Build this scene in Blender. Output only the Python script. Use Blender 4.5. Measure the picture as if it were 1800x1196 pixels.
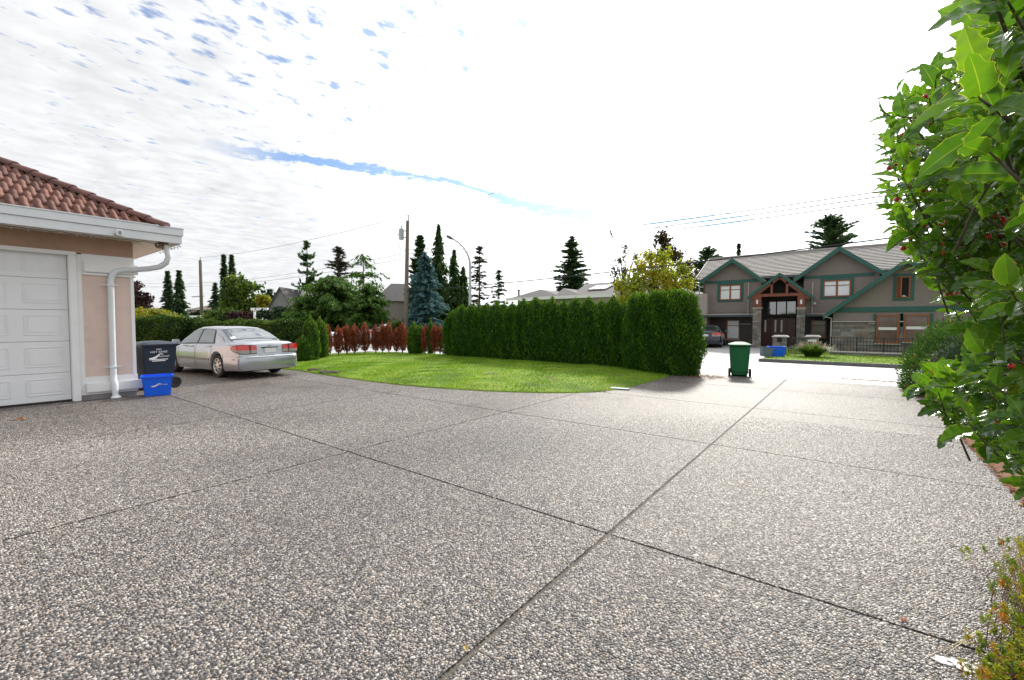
import bpy, bmesh, math, random
import numpy as np
from mathutils import Vector, Matrix

for o in list(bpy.data.objects):
    bpy.data.objects.remove(o, do_unlink=True)
scene = bpy.context.scene
COL = scene.collection
RNG = np.random.default_rng(7)
random.seed(11)
rad = math.radians

# ------------------------------------------------------------------ camera
CAM_H = 1.55
PITCH = math.atan(30.5 / 775.0)
YAW = rad(37.6)
cd = bpy.data.cameras.new('camera')
cam = bpy.data.objects.new('camera', cd)
COL.objects.link(cam)
cam.location = (0, 0, CAM_H)
cam.rotation_euler = (math.pi / 2 - PITCH, 0, YAW)
cd.sensor_width = 36
cd.lens = 15.5
cd.clip_start = 0.05
cd.clip_end = 3000
scene.camera = cam

# ------------------------------------------------------------------ sky
SUN_EL, SUN_AZ = 34.0, -12.0          # azimuth measured from +Y towards +X
world = bpy.data.worlds.new("World")
scene.world = world
world.use_nodes = True
wt = world.node_tree
wn, wl = wt.nodes, wt.links
bg = wn['Background']
bg.inputs['Strength'].default_value = 0.1


def nd(tree, typ, **kw):
    n = tree.nodes.new(typ)
    for k, v in kw.items():
        if k == 'inp':
            for a, b in v.items():
                n.inputs[a].default_value = b
        else:
            setattr(n, k, v)
    return n


def math_n(tree, op, a, b=None, c=None, clamp=False):
    n = tree.nodes.new('ShaderNodeMath')
    n.operation = op
    n.use_clamp = clamp
    for i, v in enumerate((a, b, c)):
        if v is None:
            continue
        if isinstance(v, (int, float)):
            n.inputs[i].default_value = v
        else:
            tree.links.new(v, n.inputs[i])
    return n.outputs[0]


def ramp(tree, fac, stops, interp='LINEAR'):
    n = tree.nodes.new('ShaderNodeValToRGB')
    cr = n.color_ramp
    cr.interpolation = interp
    while len(cr.elements) < len(stops):
        cr.elements.new(0.5)
    for e, (p, c) in zip(cr.elements, stops):
        e.position = p
        e.color = (c[0], c[1], c[2], 1) if not isinstance(c, (int, float)) else (c, c, c, 1)
    if fac is not None:
        tree.links.new(fac, n.inputs[0])
    return n.outputs[0]


def maprange(tree, v, a, b, c, d, smooth=True):
    n = tree.nodes.new('ShaderNodeMapRange')
    if smooth:
        n.interpolation_type = 'SMOOTHSTEP'
    tree.links.new(v, n.inputs[0])
    for i, x in enumerate((a, b, c, d)):
        n.inputs[i + 1].default_value = x
    return n.outputs[0]


def mixc(tree, fac, a, b, mode='MIX'):
    n = tree.nodes.new('ShaderNodeMix')
    n.data_type = 'RGBA'
    n.blend_type = mode
    for s, v in ((n.inputs[0], fac), (n.inputs[6], a), (n.inputs[7], b)):
        if isinstance(v, (int, float)):
            s.default_value = v
        elif isinstance(v, (tuple, list)):
            s.default_value = (v[0], v[1], v[2], 1)
        else:
            tree.links.new(v, s)
    return n.outputs[2]


sky = nd(wt, 'ShaderNodeTexSky', sky_type='NISHITA', sun_disc=False)
sky.sun_elevation = rad(SUN_EL)
sky.sun_rotation = rad(SUN_AZ)
sky.altitude = 10
tc = nd(wt, 'ShaderNodeTexCoord')
sep = nd(wt, 'ShaderNodeSeparateXYZ')
wl.new(tc.outputs['Generated'], sep.inputs[0])
dx, dy, dz = sep.outputs
zc = math_n(wt, 'MAXIMUM', dz, 0.03)
px = math_n(wt, 'DIVIDE', dx, zc)
py = math_n(wt, 'DIVIDE', dy, zc)
comb = nd(wt, 'ShaderNodeCombineXYZ')
wl.new(px, comb.inputs[0]); wl.new(py, comb.inputs[1])
P = comb.outputs[0]


def noise(tree, vec, scale, detail=4, rough=0.5, dist=0.0, loc=None, rot=None, sc=None):
    if loc or rot or sc:
        m = tree.nodes.new('ShaderNodeMapping')
        tree.links.new(vec, m.inputs[0])
        if loc: m.inputs[1].default_value = loc
        if rot: m.inputs[2].default_value = rot
        if sc: m.inputs[3].default_value = sc
        vec = m.outputs[0]
    n = tree.nodes.new('ShaderNodeTexNoise')
    if vec is not None:
        tree.links.new(vec, n.inputs['Vector'])
    n.inputs['Scale'].default_value = scale
    n.inputs['Detail'].default_value = detail
    n.inputs['Roughness'].default_value = rough
    n.inputs['Distortion'].default_value = dist
    return n.outputs[0]


# long rift of blue sky running across the cloud deck (a line in the cloud plane)
u_ = math_n(wt, 'ADD', math_n(wt, 'MULTIPLY', px, 0.44), math_n(wt, 'MULTIPLY', py, 0.898))   # along
v_ = math_n(wt, 'SUBTRACT', math_n(wt, 'MULTIPLY', px, 0.898), math_n(wt, 'MULTIPLY', py, 0.44))  # across
wob = noise(wt, P, 1.6, 4, 0.62)
dip = math_n(wt, 'MAXIMUM', math_n(wt, 'SUBTRACT', 1.0, math_n(wt, 'POWER', math_n(wt, 'ABSOLUTE', math_n(wt, 'MULTIPLY', math_n(wt, 'SUBTRACT', u_, 2.35), 0.75)), 2.0)), 0.0)
vfit = math_n(wt, 'SUBTRACT', -3.03, math_n(wt, 'MULTIPLY', dip, 0.38))
off = math_n(wt, 'ADD', math_n(wt, 'SUBTRACT', v_, vfit), math_n(wt, 'MULTIPLY', math_n(wt, 'SUBTRACT', wob, 0.5), 0.26))
rift_n = noise(wt, P, 8.0, 6, 0.66, sc=(1, 1, 1), rot=(0, 0, 0.3))
wid = maprange(wt, math_n(wt, 'ADD', noise(wt, P, 0.55, 2, 0.5), 0.0), 0.3, 0.62, 0.04, 0.125)
wid = math_n(wt, 'MULTIPLY', wid, maprange(wt, u_, 0.9, 1.7, 0.95, 2.5))
rift = math_n(wt, 'LESS_THAN', math_n(wt, 'ABSOLUTE', off), 99.0)
rift = maprange(wt, math_n(wt, 'SUBTRACT', math_n(wt, 'ABSOLUTE', off), math_n(wt, 'MULTIPLY', wid, math_n(wt, 'SUBTRACT', math_n(wt, 'MULTIPLY', rift_n, 5.2), 1.75))), -0.05, 0.035, 1.0, 0.0)
# small torn gaps between the cloudlets, more of them overhead and on the left
rift = math_n(wt, 'MULTIPLY', rift, math_n(wt, 'MULTIPLY', maprange(wt, u_, -0.55, 0.05, 0, 1), maprange(wt, u_, 4.9, 5.6, 1, 0)))
g1 = noise(wt, P, 15.0, 6, 0.6, 0.1, rot=(0, 0, 0.45), sc=(1.0, 0.55, 1))
g2 = noise(wt, P, 0.9, 2, 0.5, loc=(3.1, 1.7, 0))
thr = maprange(wt, dx, -0.85, -0.1, 0.515, 0.60, False)
thr = math_n(wt, 'ADD', thr, maprange(wt, dz, 0.32, 0.58, 0.12, -0.02, False))
thr = math_n(wt, 'SUBTRACT', thr, math_n(wt, 'MULTIPLY', math_n(wt, 'SUBTRACT', g2, 0.5), 0.10))
gap = maprange(wt, math_n(wt, 'SUBTRACT', g1, thr), -0.05, 0.11, 0.0, 0.9)
hole = math_n(wt, 'MAXIMUM', gap, rift, clamp=True)
# cloud brightness: bands of thicker cloud, brightest round the veiled sun
b1 = noise(wt, P, 2.2, 5, 0.6, 0.2, rot=(0, 0, 0.5), sc=(0.5, 1.3, 1))
b2 = noise(wt, P, 7.5, 4, 0.55, 0.1, rot=(0, 0, 0.45), sc=(1, 0.6, 1))
sd = (math.sin(rad(SUN_AZ)) * math.cos(rad(SUN_EL)), math.cos(rad(SUN_AZ)) * math.cos(rad(SUN_EL)), math.sin(rad(SUN_EL)))
dp = nd(wt, 'ShaderNodeVectorMath', operation='DOT_PRODUCT')
wl.new(tc.outputs['Generated'], dp.inputs[0]); dp.inputs[1].default_value = sd
glow = maprange(wt, dp.outputs['Value'], 0.58, 1.0, 0.0, 1.0)
CLOUD, GLOW = 6.8, 12.0
base = math_n(wt, 'ADD', math_n(wt, 'MULTIPLY', b1, 3.0), math_n(wt, 'MULTIPLY', b2, 3.6))
lum = math_n(wt, 'ADD', math_n(wt, 'ADD', CLOUD - 3.3, base), math_n(wt, 'MULTIPLY', glow, GLOW))
ccol = nd(wt, 'ShaderNodeVectorMath', operation='SCALE')
ccol.inputs[0].default_value = (0.985, 1.0, 1.02)
wl.new(lum, ccol.inputs['Scale'])
skyb = mixc(wt, 1.0, sky.outputs[0], (.66, .88, 1.15), 'MULTIPLY')
skyb = mixc(wt, 0.10, skyb, ccol.outputs[0])
fin = mixc(wt, hole, ccol.outputs[0], skyb)
wl.new(fin, bg.inputs['Color'])

# ------------------------------------------------------------------ sun behind thin cloud
sl = bpy.data.lights.new('sun', 'SUN')
sl.energy = 3.2
sl.angle = rad(6)
sl.color = (1.0, 0.95, 0.86)
sun = bpy.data.objects.new('sun', sl)
COL.objects.link(sun)
sun.rotation_euler = Vector(sd).to_track_quat('Z', 'Y').to_euler()
sun.location = (0, 60, 60)

vs = scene.view_settings
vs.view_transform = 'Standard'
vs.look = 'None'
vs.exposure = 0.45
vs.gamma = 1.0
vs.use_curve_mapping = False
scene.render.engine = 'CYCLES'
scene.cycles.max_bounces = 6
scene.cycles.diffuse_bounces = 3
scene.cycles.glossy_bounces = 3
scene.cycles.transmission_bounces = 4
scene.cycles.transparent_max_bounces = 6
scene.cycles.caustics_reflective = False
scene.cycles.caustics_refractive = False


# ------------------------------------------------------------------ measuring helpers (plan the places)
_f = 775.0
_F = np.array([-math.sin(YAW) * math.cos(PITCH), math.cos(YAW) * math.cos(PITCH), -math.sin(PITCH)])
_R = np.array([math.cos(YAW), math.sin(YAW), 0.0])
_U = np.array([-math.sin(YAW) * math.sin(PITCH), math.cos(YAW) * math.sin(PITCH), math.cos(PITCH)])
_C = np.array([0, 0, CAM_H])


def ray(u, v): return _F + _R * (u - 900) / _f + _U * (598 - v) / _f


def on_ground(u, v, z=0.0):
    d = ray(u, v)
    return _C + d * ((z - CAM_H) / d[2])


def at_depth(u, v, dep): return _C + ray(u, v) * dep


def at_y(u, v, y):
    d = ray(u, v)
    return _C + d * (y / d[1])


# ------------------------------------------------------------------ materials
MATS = {}


def newmat(name):
    m = bpy.data.materials.new(name)
    m.use_nodes = True
    t = m.node_tree
    return m, t, t.nodes['Principled BSDF'], t.nodes['Material Output']


def mat(name, col, rough=0.6, var=0.12, scale=6.0, metallic=0.0, bump=0.0, bscale=40.0, spec=0.5, coat=0.0, grime=None):
    if name in MATS:
        return MATS[name]
    m, t, p, out = newmat(name)
    c = nd(t, 'ShaderNodeTexCoord')
    n = noise(t, c.outputs['Object'], scale, 5, 0.6)
    lo = tuple(x * (1 - var) for x in col)
    hi = tuple(min(1, x * (1 + var)) for x in col)
    cc = ramp(t, n, [(0.3, lo), (0.7, hi)])
    if grime:
        gn = noise(t, c.outputs['Object'], grime[1], 6, 0.7)
        cc = mixc(t, maprange(t, gn, grime[2], grime[2] + 0.18, 0, grime[3]), cc, grime[0])
    t.links.new(cc, p.inputs['Base Color'])
    p.inputs['Roughness'].default_value = rough
    p.inputs['Metallic'].default_value = metallic
    p.inputs['Specular IOR Level'].default_value = spec
    p.inputs['Coat Weight'].default_value = coat
    p.inputs['Coat Roughness'].default_value = 0.05
    if bump:
        bn = noise(t, c.outputs['Object'], bscale, 4, 0.6)
        b = nd(t, 'ShaderNodeBump')
        b.inputs['Strength'].default_value = min(1.0, bump)
        b.inputs['Distance'].default_value = 0.01
        t.links.new(bn, b.inputs['Height'])
        t.links.new(b.outputs[0], p.inputs['Normal'])
    MATS[name] = m
    return m


def leafmat(name, stops, trans=0.35, rough=0.55, tcol=None, spec=0.3):
    """foliage: colour from the per-leaf 'tone', part of the light passes through"""
    if name in MATS:
        return MATS[name]
    m, t, p, out = newmat(name)
    a = nd(t, 'ShaderNodeAttribute', attribute_name='tone')
    cc = ramp(t, a.outputs['Fac'], stops)
    t.links.new(cc, p.inputs['Base Color'])
    p.inputs['Roughness'].default_value = rough
    p.inputs['Specular IOR Level'].default_value = spec
    tr = nd(t, 'ShaderNodeBsdfTranslucent')
    tc2 = mixc(t, 1.0, cc, tcol or (1.3, 1.35, 0.8), 'MULTIPLY')
    t.links.new(tc2, tr.inputs['Color'])
    mx = nd(t, 'ShaderNodeMixShader')
    mx.inputs[0].default_value = trans
    t.links.new(p.outputs[0], mx.inputs[1]); t.links.new(tr.outputs[0], mx.inputs[2])
    t.links.new(mx.outputs[0], out.inputs['Surface'])
    MATS[name] = m
    return m


# ------------------------------------------------------------------ objects
def _unique(name): return name


def thing(name, label, cat, loc=(0, 0, 0), rz=0.0, group=None, kind=None):
    o = bpy.data.objects.new(name, None)
    o.empty_display_size = 0.2
    o.location = tuple(float(x) for x in loc)
    o.rotation_euler = (0, 0, rz)
    COL.objects.link(o)
    tag(o, label, cat, group, kind)
    return o


def tag(o, label=None, cat=None, group=None, kind=None):
    if label: o['label'] = label
    if cat: o['category'] = cat
    if group: o['group'] = group
    if kind: o['kind'] = kind
    return o


def link(name, me, parent=None, world=False, loc=None, rot=None):
    o = bpy.data.objects.new(name, me)
    COL.objects.link(o)
    if parent is not None:
        o.parent = parent
        if world:                       # mesh is given in world coordinates
            p = parent
            M = Matrix.Identity(4)
            chain = []
            while p is not None:
                chain.append(p); p = p.parent
            for q in reversed(chain):
                M = M @ q.matrix_parent_inverse @ (Matrix.Translation(q.location) @ q.rotation_euler.to_matrix().to_4x4())
            o.matrix_parent_inverse = M.inverted()
    if loc is not None: o.location = loc
    if rot is not None: o.rotation_euler = rot
    return o


def np_mesh(name, V, F, mats, tone=None, smooth=False, matidx=None):
    """V (n,3), F (m,k) int array -> mesh datablock"""
    V = np.asarray(V, dtype=np.float32); F = np.asarray(F, dtype=np.int32)
    me = bpy.data.meshes.new(name)
    n, (m, k) = len(V), F.shape
    me.vertices.add(n); me.vertices.foreach_set('co', V.ravel())
    me.loops.add(m * k); me.loops.foreach_set('vertex_index', F.ravel())
    me.polygons.add(m)
    me.polygons.foreach_set('loop_start', np.arange(0, m * k, k, dtype=np.int32))
    if matidx is not None:
        me.polygons.foreach_set('material_index', np.asarray(matidx, dtype=np.int32))
    if smooth:
        me.polygons.foreach_set('use_smooth', np.ones(m, dtype=bool))
    me.update(calc_edges=True)
    if tone is not None:
        a = me.attributes.new('tone', 'FLOAT', 'POINT')
        a.data.foreach_set('value', np.asarray(tone, dtype=np.float32))
    for x in (mats if isinstance(mats, (list, tuple)) else [mats]):
        me.materials.append(x)
    return me


class MB:
    """collects simple solids, links them as ONE mesh"""
    def __init__(s): s.v = []; s.f = []; s.mi = []; s.m = 0; s.sm = []; s.smooth = False

    def add(s, vs_, fs_):
        b = len(s.v)
        s.v += [tuple(map(float, x)) for x in vs_]
        for f in fs_:
            s.f.append(tuple(i + b for i in f)); s.mi.append(s.m); s.sm.append(s.smooth)
        return s

    def box(s, x0, x1, y0, y1, z0, z1, M=None):
        v = [(x, y, z) for z in (z0, z1) for y in (y0, y1) for x in (x0, x1)]
        if M is not None: v = [tuple(M @ Vector(q)) for q in v]
        return s.add(v, [(0, 2, 3, 1), (4, 5, 7, 6), (0, 1, 5, 4), (2, 6, 7, 3), (0, 4, 6, 2), (1, 3, 7, 5)])

    def tbox(s, lo, hi, z0, z1):
        """box with different footprint below and above: lo/hi = (x0,x1,y0,y1)"""
        v = [(x, y, z0) for y in lo[2:] for x in lo[:2]] + [(x, y, z1) for y in hi[2:] for x in hi[:2]]
        return s.add(v, [(0, 2, 3, 1), (4, 5, 7, 6), (0, 1, 5, 4), (2, 6, 7, 3), (0, 4, 6, 2), (1, 3, 7, 5)])

    def prism(s, poly, d):
        """poly: 3D points of a planar face; d: extrusion vector"""
        n = len(poly)
        a = [Vector(p) for p in poly]; b = [p + Vector(d) for p in a]
        fs_ = [tuple(range(n)), tuple(range(2 * n - 1, n - 1, -1))]
        fs_ += [(i, i + n, (i + 1) % n + n, (i + 1) % n) for i in range(n)]
        return s.add([tuple(p) for p in a + b], fs_)

    def beam(s, a, b, w, h, up=(0, 0, 1)):
        a = Vector(a); b = Vector(b); d = (b - a).normalized(); u = Vector(up)
        sd_ = d.cross(u)
        if sd_.length < 1e-4: sd_ = d.cross(Vector((1, 0, 0)))
        sd_.normalize(); u = sd_.cross(d).normalized()
        v = [p + sd_ * i * w / 2 + u * j * h / 2 for p in (a, b) for j in (-1, 1) for i in (-1, 1)]
        return s.add([tuple(q) for q in v], [(0, 2, 3, 1), (4, 5, 7, 6), (0, 1, 5, 4), (2, 6, 7, 3), (0, 4, 6, 2), (1, 3, 7, 5)])

    def tube(s, pts, r, n=8, cap=True):
        pts = [Vector(p) for p in pts]
        rr = r if isinstance(r, (list, tuple)) else [r] * len(pts)
        b = []
        last = None
        for i, p in enumerate(pts):
            d = (pts[min(i + 1, len(pts) - 1)] - pts[max(i - 1, 0)]).normalized()
            if last is None:
                ref = Vector((0, 0, 1)) if abs(d.z) < 0.9 else Vector((1, 0, 0))
                x = d.cross(ref).normalized()
            else:
                x = (last - d * last.dot(d)).normalized()
            last = x; y = d.cross(x)
            b += [tuple(p + (x * math.cos(2 * math.pi * k / n) + y * math.sin(2 * math.pi * k / n)) * rr[i]) for k in range(n)]
        fs_ = []
        for i in range(len(pts) - 1):
            for k in range(n):
                k2 = (k + 1) % n
                fs_.append((i * n + k, i * n + k2, (i + 1) * n + k2, (i + 1) * n + k))
        if cap:
            fs_.append(tuple(range(n - 1, -1, -1))); fs_.append(tuple(range((len(pts) - 1) * n, len(pts) * n)))
        return s.add(b, fs_)

    def lathe(s, prof, n=20, c=(0, 0, 0), axis='z', M=None, cap=True):
        vs_, fs_ = [], []
        for r, z in prof:
            for k in range(n):
                a = 2 * math.pi * k / n
                q = {'z': (r * math.cos(a), r * math.sin(a), z), 'y': (r * math.cos(a), z, r * math.sin(a)), 'x': (z, r * math.cos(a), r * math.sin(a))}[axis]
                q = Vector(q) + Vector(c)
                if M is not None: q = M @ q
                vs_.append(tuple(q))
        for i in range(len(prof) - 1):
            for k in range(n):
                k2 = (k + 1) % n
                fs_.append((i * n + k, i * n + k2, (i + 1) * n + k2, (i + 1) * n + k))
        if cap: fs_.append(tuple(range(n))); fs_.append(tuple(range((len(prof) - 1) * n, len(prof) * n)))
        return s.add(vs_, fs_)

    def build(s, name, mats, parent=None, world=False, bevel=0.0, smooth=None, loc=None, rot=None, fixn=True):
        me = bpy.data.meshes.new(name)
        me.from_pydata(s.v, [], s.f)
        mats = mats if isinstance(mats, (list, tuple)) else [mats]
        for x in mats: me.materials.append(x)
        for p, i, q in zip(me.polygons, s.mi, s.sm):
            p.material_index = i; p.use_smooth = q
        if fixn or bevel:
            bm = bmesh.new(); bm.from_mesh(me)
            bmesh.ops.recalc_face_normals(bm, faces=bm.faces)
            if bevel:
                es = [e for e in bm.edges if len(e.link_faces) == 2 and e.calc_face_angle(0) > 0.6]
                bmesh.ops.bevel(bm, geom=es, offset=bevel, segments=2, affect='EDGES', clamp_overlap=True)
            bm.to_mesh(me); bm.free()
        if smooth is not None:
            me.polygons.foreach_set('use_smooth', np.ones(len(me.polygons), dtype=bool))
            try:
                me.set_sharp_from_angle(angle=rad(smooth))
            except Exception:
                pass
        me.update()
        return link(name, me, parent, world, loc, rot)


def copy_tree(o, parent=None):
    c = o.copy(); COL.objects.link(c); c.parent = parent
    for ch in list(o.children):
        copy_tree(ch, c)
    return c


def hash_noise(x, y, z=0.0):
    return (np.sin(x * 1.7 + y * 0.9 + z * 1.3) + np.sin(x * 3.1 - y * 2.3 + z * 2.9 + 1.3) * 0.6 + np.sin(-x * 5.3 + y * 4.1 - z * 4.7 + 0.4) * 0.4) / 2.0


def norm(a):
    return a / np.maximum(np.linalg.norm(a, axis=1, keepdims=True), 1e-6)


def leaves_arrays(c, ax, nr, L, W):
    """diamond leaves: centres c, long axis ax, face normal about nr"""
    n = len(c)
    ax = norm(ax); b = norm(np.cross(ax, nr))
    L = np.broadcast_to(np.asarray(L, float), (n,))[:, None]; W = np.broadcast_to(np.asarray(W, float), (n,))[:, None]
    V = np.stack([c - ax * L * .5, c + b * W * .5 - ax * L * .08, c + ax * L * .5, c - b * W * .5 - ax * L * .08], 1).reshape(-1, 3)
    F = np.arange(4 * n).reshape(n, 4)
    return V, F


def leaf_mesh(name, c, ax, nr, L, W, tone, m):
    V, F = leaves_arrays(c, ax, nr, L, W)
    return np_mesh(name, V, F, m, tone=np.repeat(tone, 4))

# ================================================================== GROUND
def aggregate_material():
    m, t, p, out = newmat('exposed_aggregate')
    c = nd(t, 'ShaderNodeTexCoord')
    W = c.outputs['Object']
    vo = nd(t, 'ShaderNodeTexVoronoi', feature='F1')
    t.links.new(W, vo.inputs['Vector']); vo.inputs['Scale'].default_value = 58
    sepc = nd(t, 'ShaderNodeSeparateColor'); t.links.new(vo.outputs['Color'], sepc.inputs[0])
    peb = ramp(t, sepc.outputs[0], [(0, (.065, .065, .07)), (.22, (.14, .138, .14)), (.45, (.24, .22, .205)), (.62, (.37, .315, .27)), (.8, (.42, .39, .365)), (1, (.68, .64, .60))])
    edge = maprange(t, vo.outputs['Distance'], 0.32, 0.62, 0, 1)
    big = noise(t, W, 0.35, 3, 0.5)
    med = noise(t, W, 2.2, 4, 0.6)
    matrix = mixc(t, med, (.032, .030, .027), (.075, .067, .058))
    cc = mixc(t, edge, peb, matrix)
    tint = ramp(t, big, [(0.35, (.78, .74, .71)), (0.6, (1.06, 1.03, 1.02))])
    st = noise(t, W, .9, 5, .65, .6, loc=(4, 9, 0))
    tint = mixc(t, maprange(t, st, .56, .66, 0, .5), tint, (.44, .39, .35))
    cc = mixc(t, 1.0, cc, tint, 'MULTIPLY')
    oi = nd(t, 'ShaderNodeObjectInfo')
    cc = mixc(t, 1.0, cc, oi.outputs['Color'], 'MULTIPLY')
    fine = noise(t, W, 9, 4, 0.7)
    cc = mixc(t, maprange(t, fine, .56, .72, 0, .45), cc, (.05, .045, .035))
    t.links.new(cc, p.inputs['Base Color'])
    p.inputs['Roughness'].default_value = 0.5
    p.inputs['Specular IOR Level'].default_value = 0.3
    b = nd(t, 'ShaderNodeBump'); b.inputs['Strength'].default_value = 0.9; b.inputs['Distance'].default_value = 0.008
    h = math_n(t, 'SUBTRACT', 1.0, vo.outputs['Distance'])
    t.links.new(h, b.inputs['Height']); t.links.new(b.outputs[0], p.inputs['Normal'])
    return m


M_AGG = aggregate_material()


def slab_tint(x, y):
    """each pour has its own shade; the old ones by the garage are browner and dirtier"""
    k = .97 if x < -8.1 else (1.0 if x < -4.75 else (1.0 if y < 3 else 1.08))
    if x < -4.75 and y > 3: k += .1
    return (k, k * .985, k * .97) if x < -4.75 else (k, k * .99, k * .985)


M_SOIL = mat('soil', (.07, .05, .035), .95, .35, 9, bump=.6)
M_GROUND = mat('far_ground', (.09, .11, .05), .95, .3, .4)
M_ROAD = mat('pale_road', (.50, .50, .50), .55, .07, 1.5, bump=.15, bscale=90, grime=((.33, .32, .31), 1.1, .62, .35))
M_CONC = mat('concrete', (.44, .43, .42), .7, .12, 3, bump=.2, grime=((.25, .24, .22), 2.2, .55, .5))
M_KERB = mat('kerb_concrete', (.13, .125, .125), .8, .2, 4, bump=.3)

g = MB(); g.box(-900, 900, -900, 900, -.5, -.06)
tag(g.build('ground', M_GROUND), kind='structure')

drive = thing('driveway', 'broad driveway of exposed aggregate concrete slabs', None, (0, 0, 0), kind='structure')
g = MB(); g.box(-23, 1.24, -7, 14.16, -.055, -.008)
g.build('joint_filler', mat('joint_dirt', (.115, .10, .08), .95, .35, 14, bump=.4), drive)
XE = [(-22.5, -18.6), (-18.592, -15.2), (-15.192, -11.52), (-11.514, -8.119), (-8.113, -4.755), (-4.745, -1.389), (-1.372, 1.22)]
YE = [(-6.5, -3.2), (-3.19, -.07), (-.06, 2.945), (2.955, 5.967), (5.973, 8.96), (8.967, 11.76), (11.767, 14.15)]
for (x0, x1) in XE:
    for (y0, y1) in YE:
        if x1 < -4.7 and y0 > 8: continue
        if x1 < -12.0 and y1 < 0: continue
        s = MB()
        # gently wandering edges, eased arris
        nx = 1
        s.box(x0, x1, y0, y1, -.05, 0)
        so = s.build('slab', M_AGG, drive, bevel=.006)
        so.color = slab_tint((x0 + x1) / 2, (y0 + y1) / 2) + (1,)

# real pebbles proud of the nearest slabs -----------------------------------
def pebble_material():
    m, t, p, out = newmat('pebble')
    a = nd(t, 'ShaderNodeAttribute', attribute_name='tone', attribute_type='INSTANCER')
    cc = ramp(t, a.outputs['Fac'], [(0, (.05, .05, .054)), (.2, (.105, .105, .108)), (.38, (.20, .172, .155)), (.52, (.33, .265, .215)), (.66, (.37, .34, .315)), (.82, (.51, .465, .42)), (1, (.72, .69, .65))])
    t.links.new(cc, p.inputs['Base Color'])
    p.inputs['Roughness'].default_value = .34
    p.inputs['Specular IOR Level'].default_value = .5
    return m


def make_pebbles():
    sp = .0165
    ys = np.arange(-1.0, 8.2, sp * .87); xs = np.arange(-12.0, 1.2, sp)
    X, Y = np.meshgrid(xs, ys); X = X + (np.arange(len(ys)) % 2)[:, None] * sp * .5
    X = X.ravel(); Y = Y.ravel()
    n = len(X)
    X = X + RNG.uniform(-.3, .3, n) * sp; Y = Y + RNG.uniform(-.3, .3, n) * sp
    dep = X * _F[0] + Y * _F[1] + CAM_H * .039
    lat = X * _R[0] + Y * _R[1]
    keep = (dep > 1.55) & (np.abs(lat) < 1.25 * dep + .25)
    keep &= RNG.uniform(0, 1, n) < np.clip((7.6 - dep) / 3.0, 0, 1) ** .8
    for jx, w in ((-1.38, .022), (-4.75, .014), (-8.116, .01), (-11.516, .01)): keep &= np.abs(X - jx) > w
    for jy, w in ((-.065, .012), (2.95, .015), (5.97, .012)): keep &= np.abs(Y - jy) > w
    keep &= X < 1.2
    keep &= RNG.uniform(0, 1, n) < .93
    X, Y = X[keep], Y[keep]; n = len(X)
    s = RNG.uniform(.005, .0088, n)
    sc = np.stack([s * RNG.uniform(.95, 1.4, n), s * RNG.uniform(.7, 1.0, n), s * RNG.uniform(.5, .75, n)], 1)
    rot = np.stack([RNG.uniform(-.25, .25, n), RNG.uniform(-.25, .25, n), RNG.uniform(0, 6.28, n)], 1)
    big = hash_noise(X * .45, Y * .45)
    kk = np.where(X < -8.1, .95, np.where(X < -4.75, .98, np.where(Y < 2.95, .97, 1.03)))
    tone = np.clip((RNG.beta(1.45, 1.8, n) + .17 * big) * kk, 0, 1)
    me = bpy.data.meshes.new('pebbles')
    me.vertices.add(n); me.vertices.foreach_set('co', np.stack([X, Y, np.full(n, .0005) - sc[:, 2] * .25], 1).astype(np.float32).ravel())
    for nm, tp, arr in (('pscale', 'FLOAT_VECTOR', sc), ('prot', 'FLOAT_VECTOR', rot)):
        a = me.attributes.new(nm, tp, 'POINT'); a.data.foreach_set('vector', arr.astype(np.float32).ravel())
    a = me.attributes.new('tone', 'FLOAT', 'POINT'); a.data.foreach_set('value', tone.astype(np.float32))
    o = link('pebbles', me, drive); o['kind'] = 'stuff'
    pm = pebble_material(); me.materials.append(pm)
    t = bpy.data.node_groups.new('scatter_pebbles', 'GeometryNodeTree')
    t.interface.new_socket('Geometry', in_out='INPUT', socket_type='NodeSocketGeometry')
    t.interface.new_socket('Geometry', in_out='OUTPUT', socket_type='NodeSocketGeometry')
    gi = t.nodes.new('NodeGroupInput'); go = t.nodes.new('NodeGroupOutput')
    ico = t.nodes.new('GeometryNodeMeshIcoSphere'); ico.inputs['Radius'].default_value = 1; ico.inputs['Subdivisions'].default_value = 2
    ss = t.nodes.new('GeometryNodeSetShadeSmooth')
    sm = t.nodes.new('GeometryNodeSetMaterial'); sm.inputs['Material'].default_value = pm
    ip = t.nodes.new('GeometryNodeInstanceOnPoints')
    def attr(nm):
        q = t.nodes.new('GeometryNodeInputNamedAttribute'); q.data_type = 'FLOAT_VECTOR'; q.inputs['Name'].default_value = nm
        return q.outputs['Attribute']
    er = t.nodes.new('FunctionNodeEulerToRotation')
    t.links.new(attr('prot'), er.inputs[0])
    t.links.new(ico.outputs['Mesh'], ss.inputs[0]); t.links.new(ss.outputs[0], sm.inputs['Geometry'])
    t.links.new(gi.outputs[0], ip.inputs['Points']); t.links.new(sm.outputs[0], ip.inputs['Instance'])
    t.links.new(er.outputs[0], ip.inputs['Rotation']); t.links.new(attr('pscale'), ip.inputs['Scale'])
    t.links.new(ip.outputs[0], go.inputs[0])
    md = o.modifiers.new('scatter', 'NODES'); md.node_group = t
    print('pebbles', n)


make_pebbles()

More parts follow.
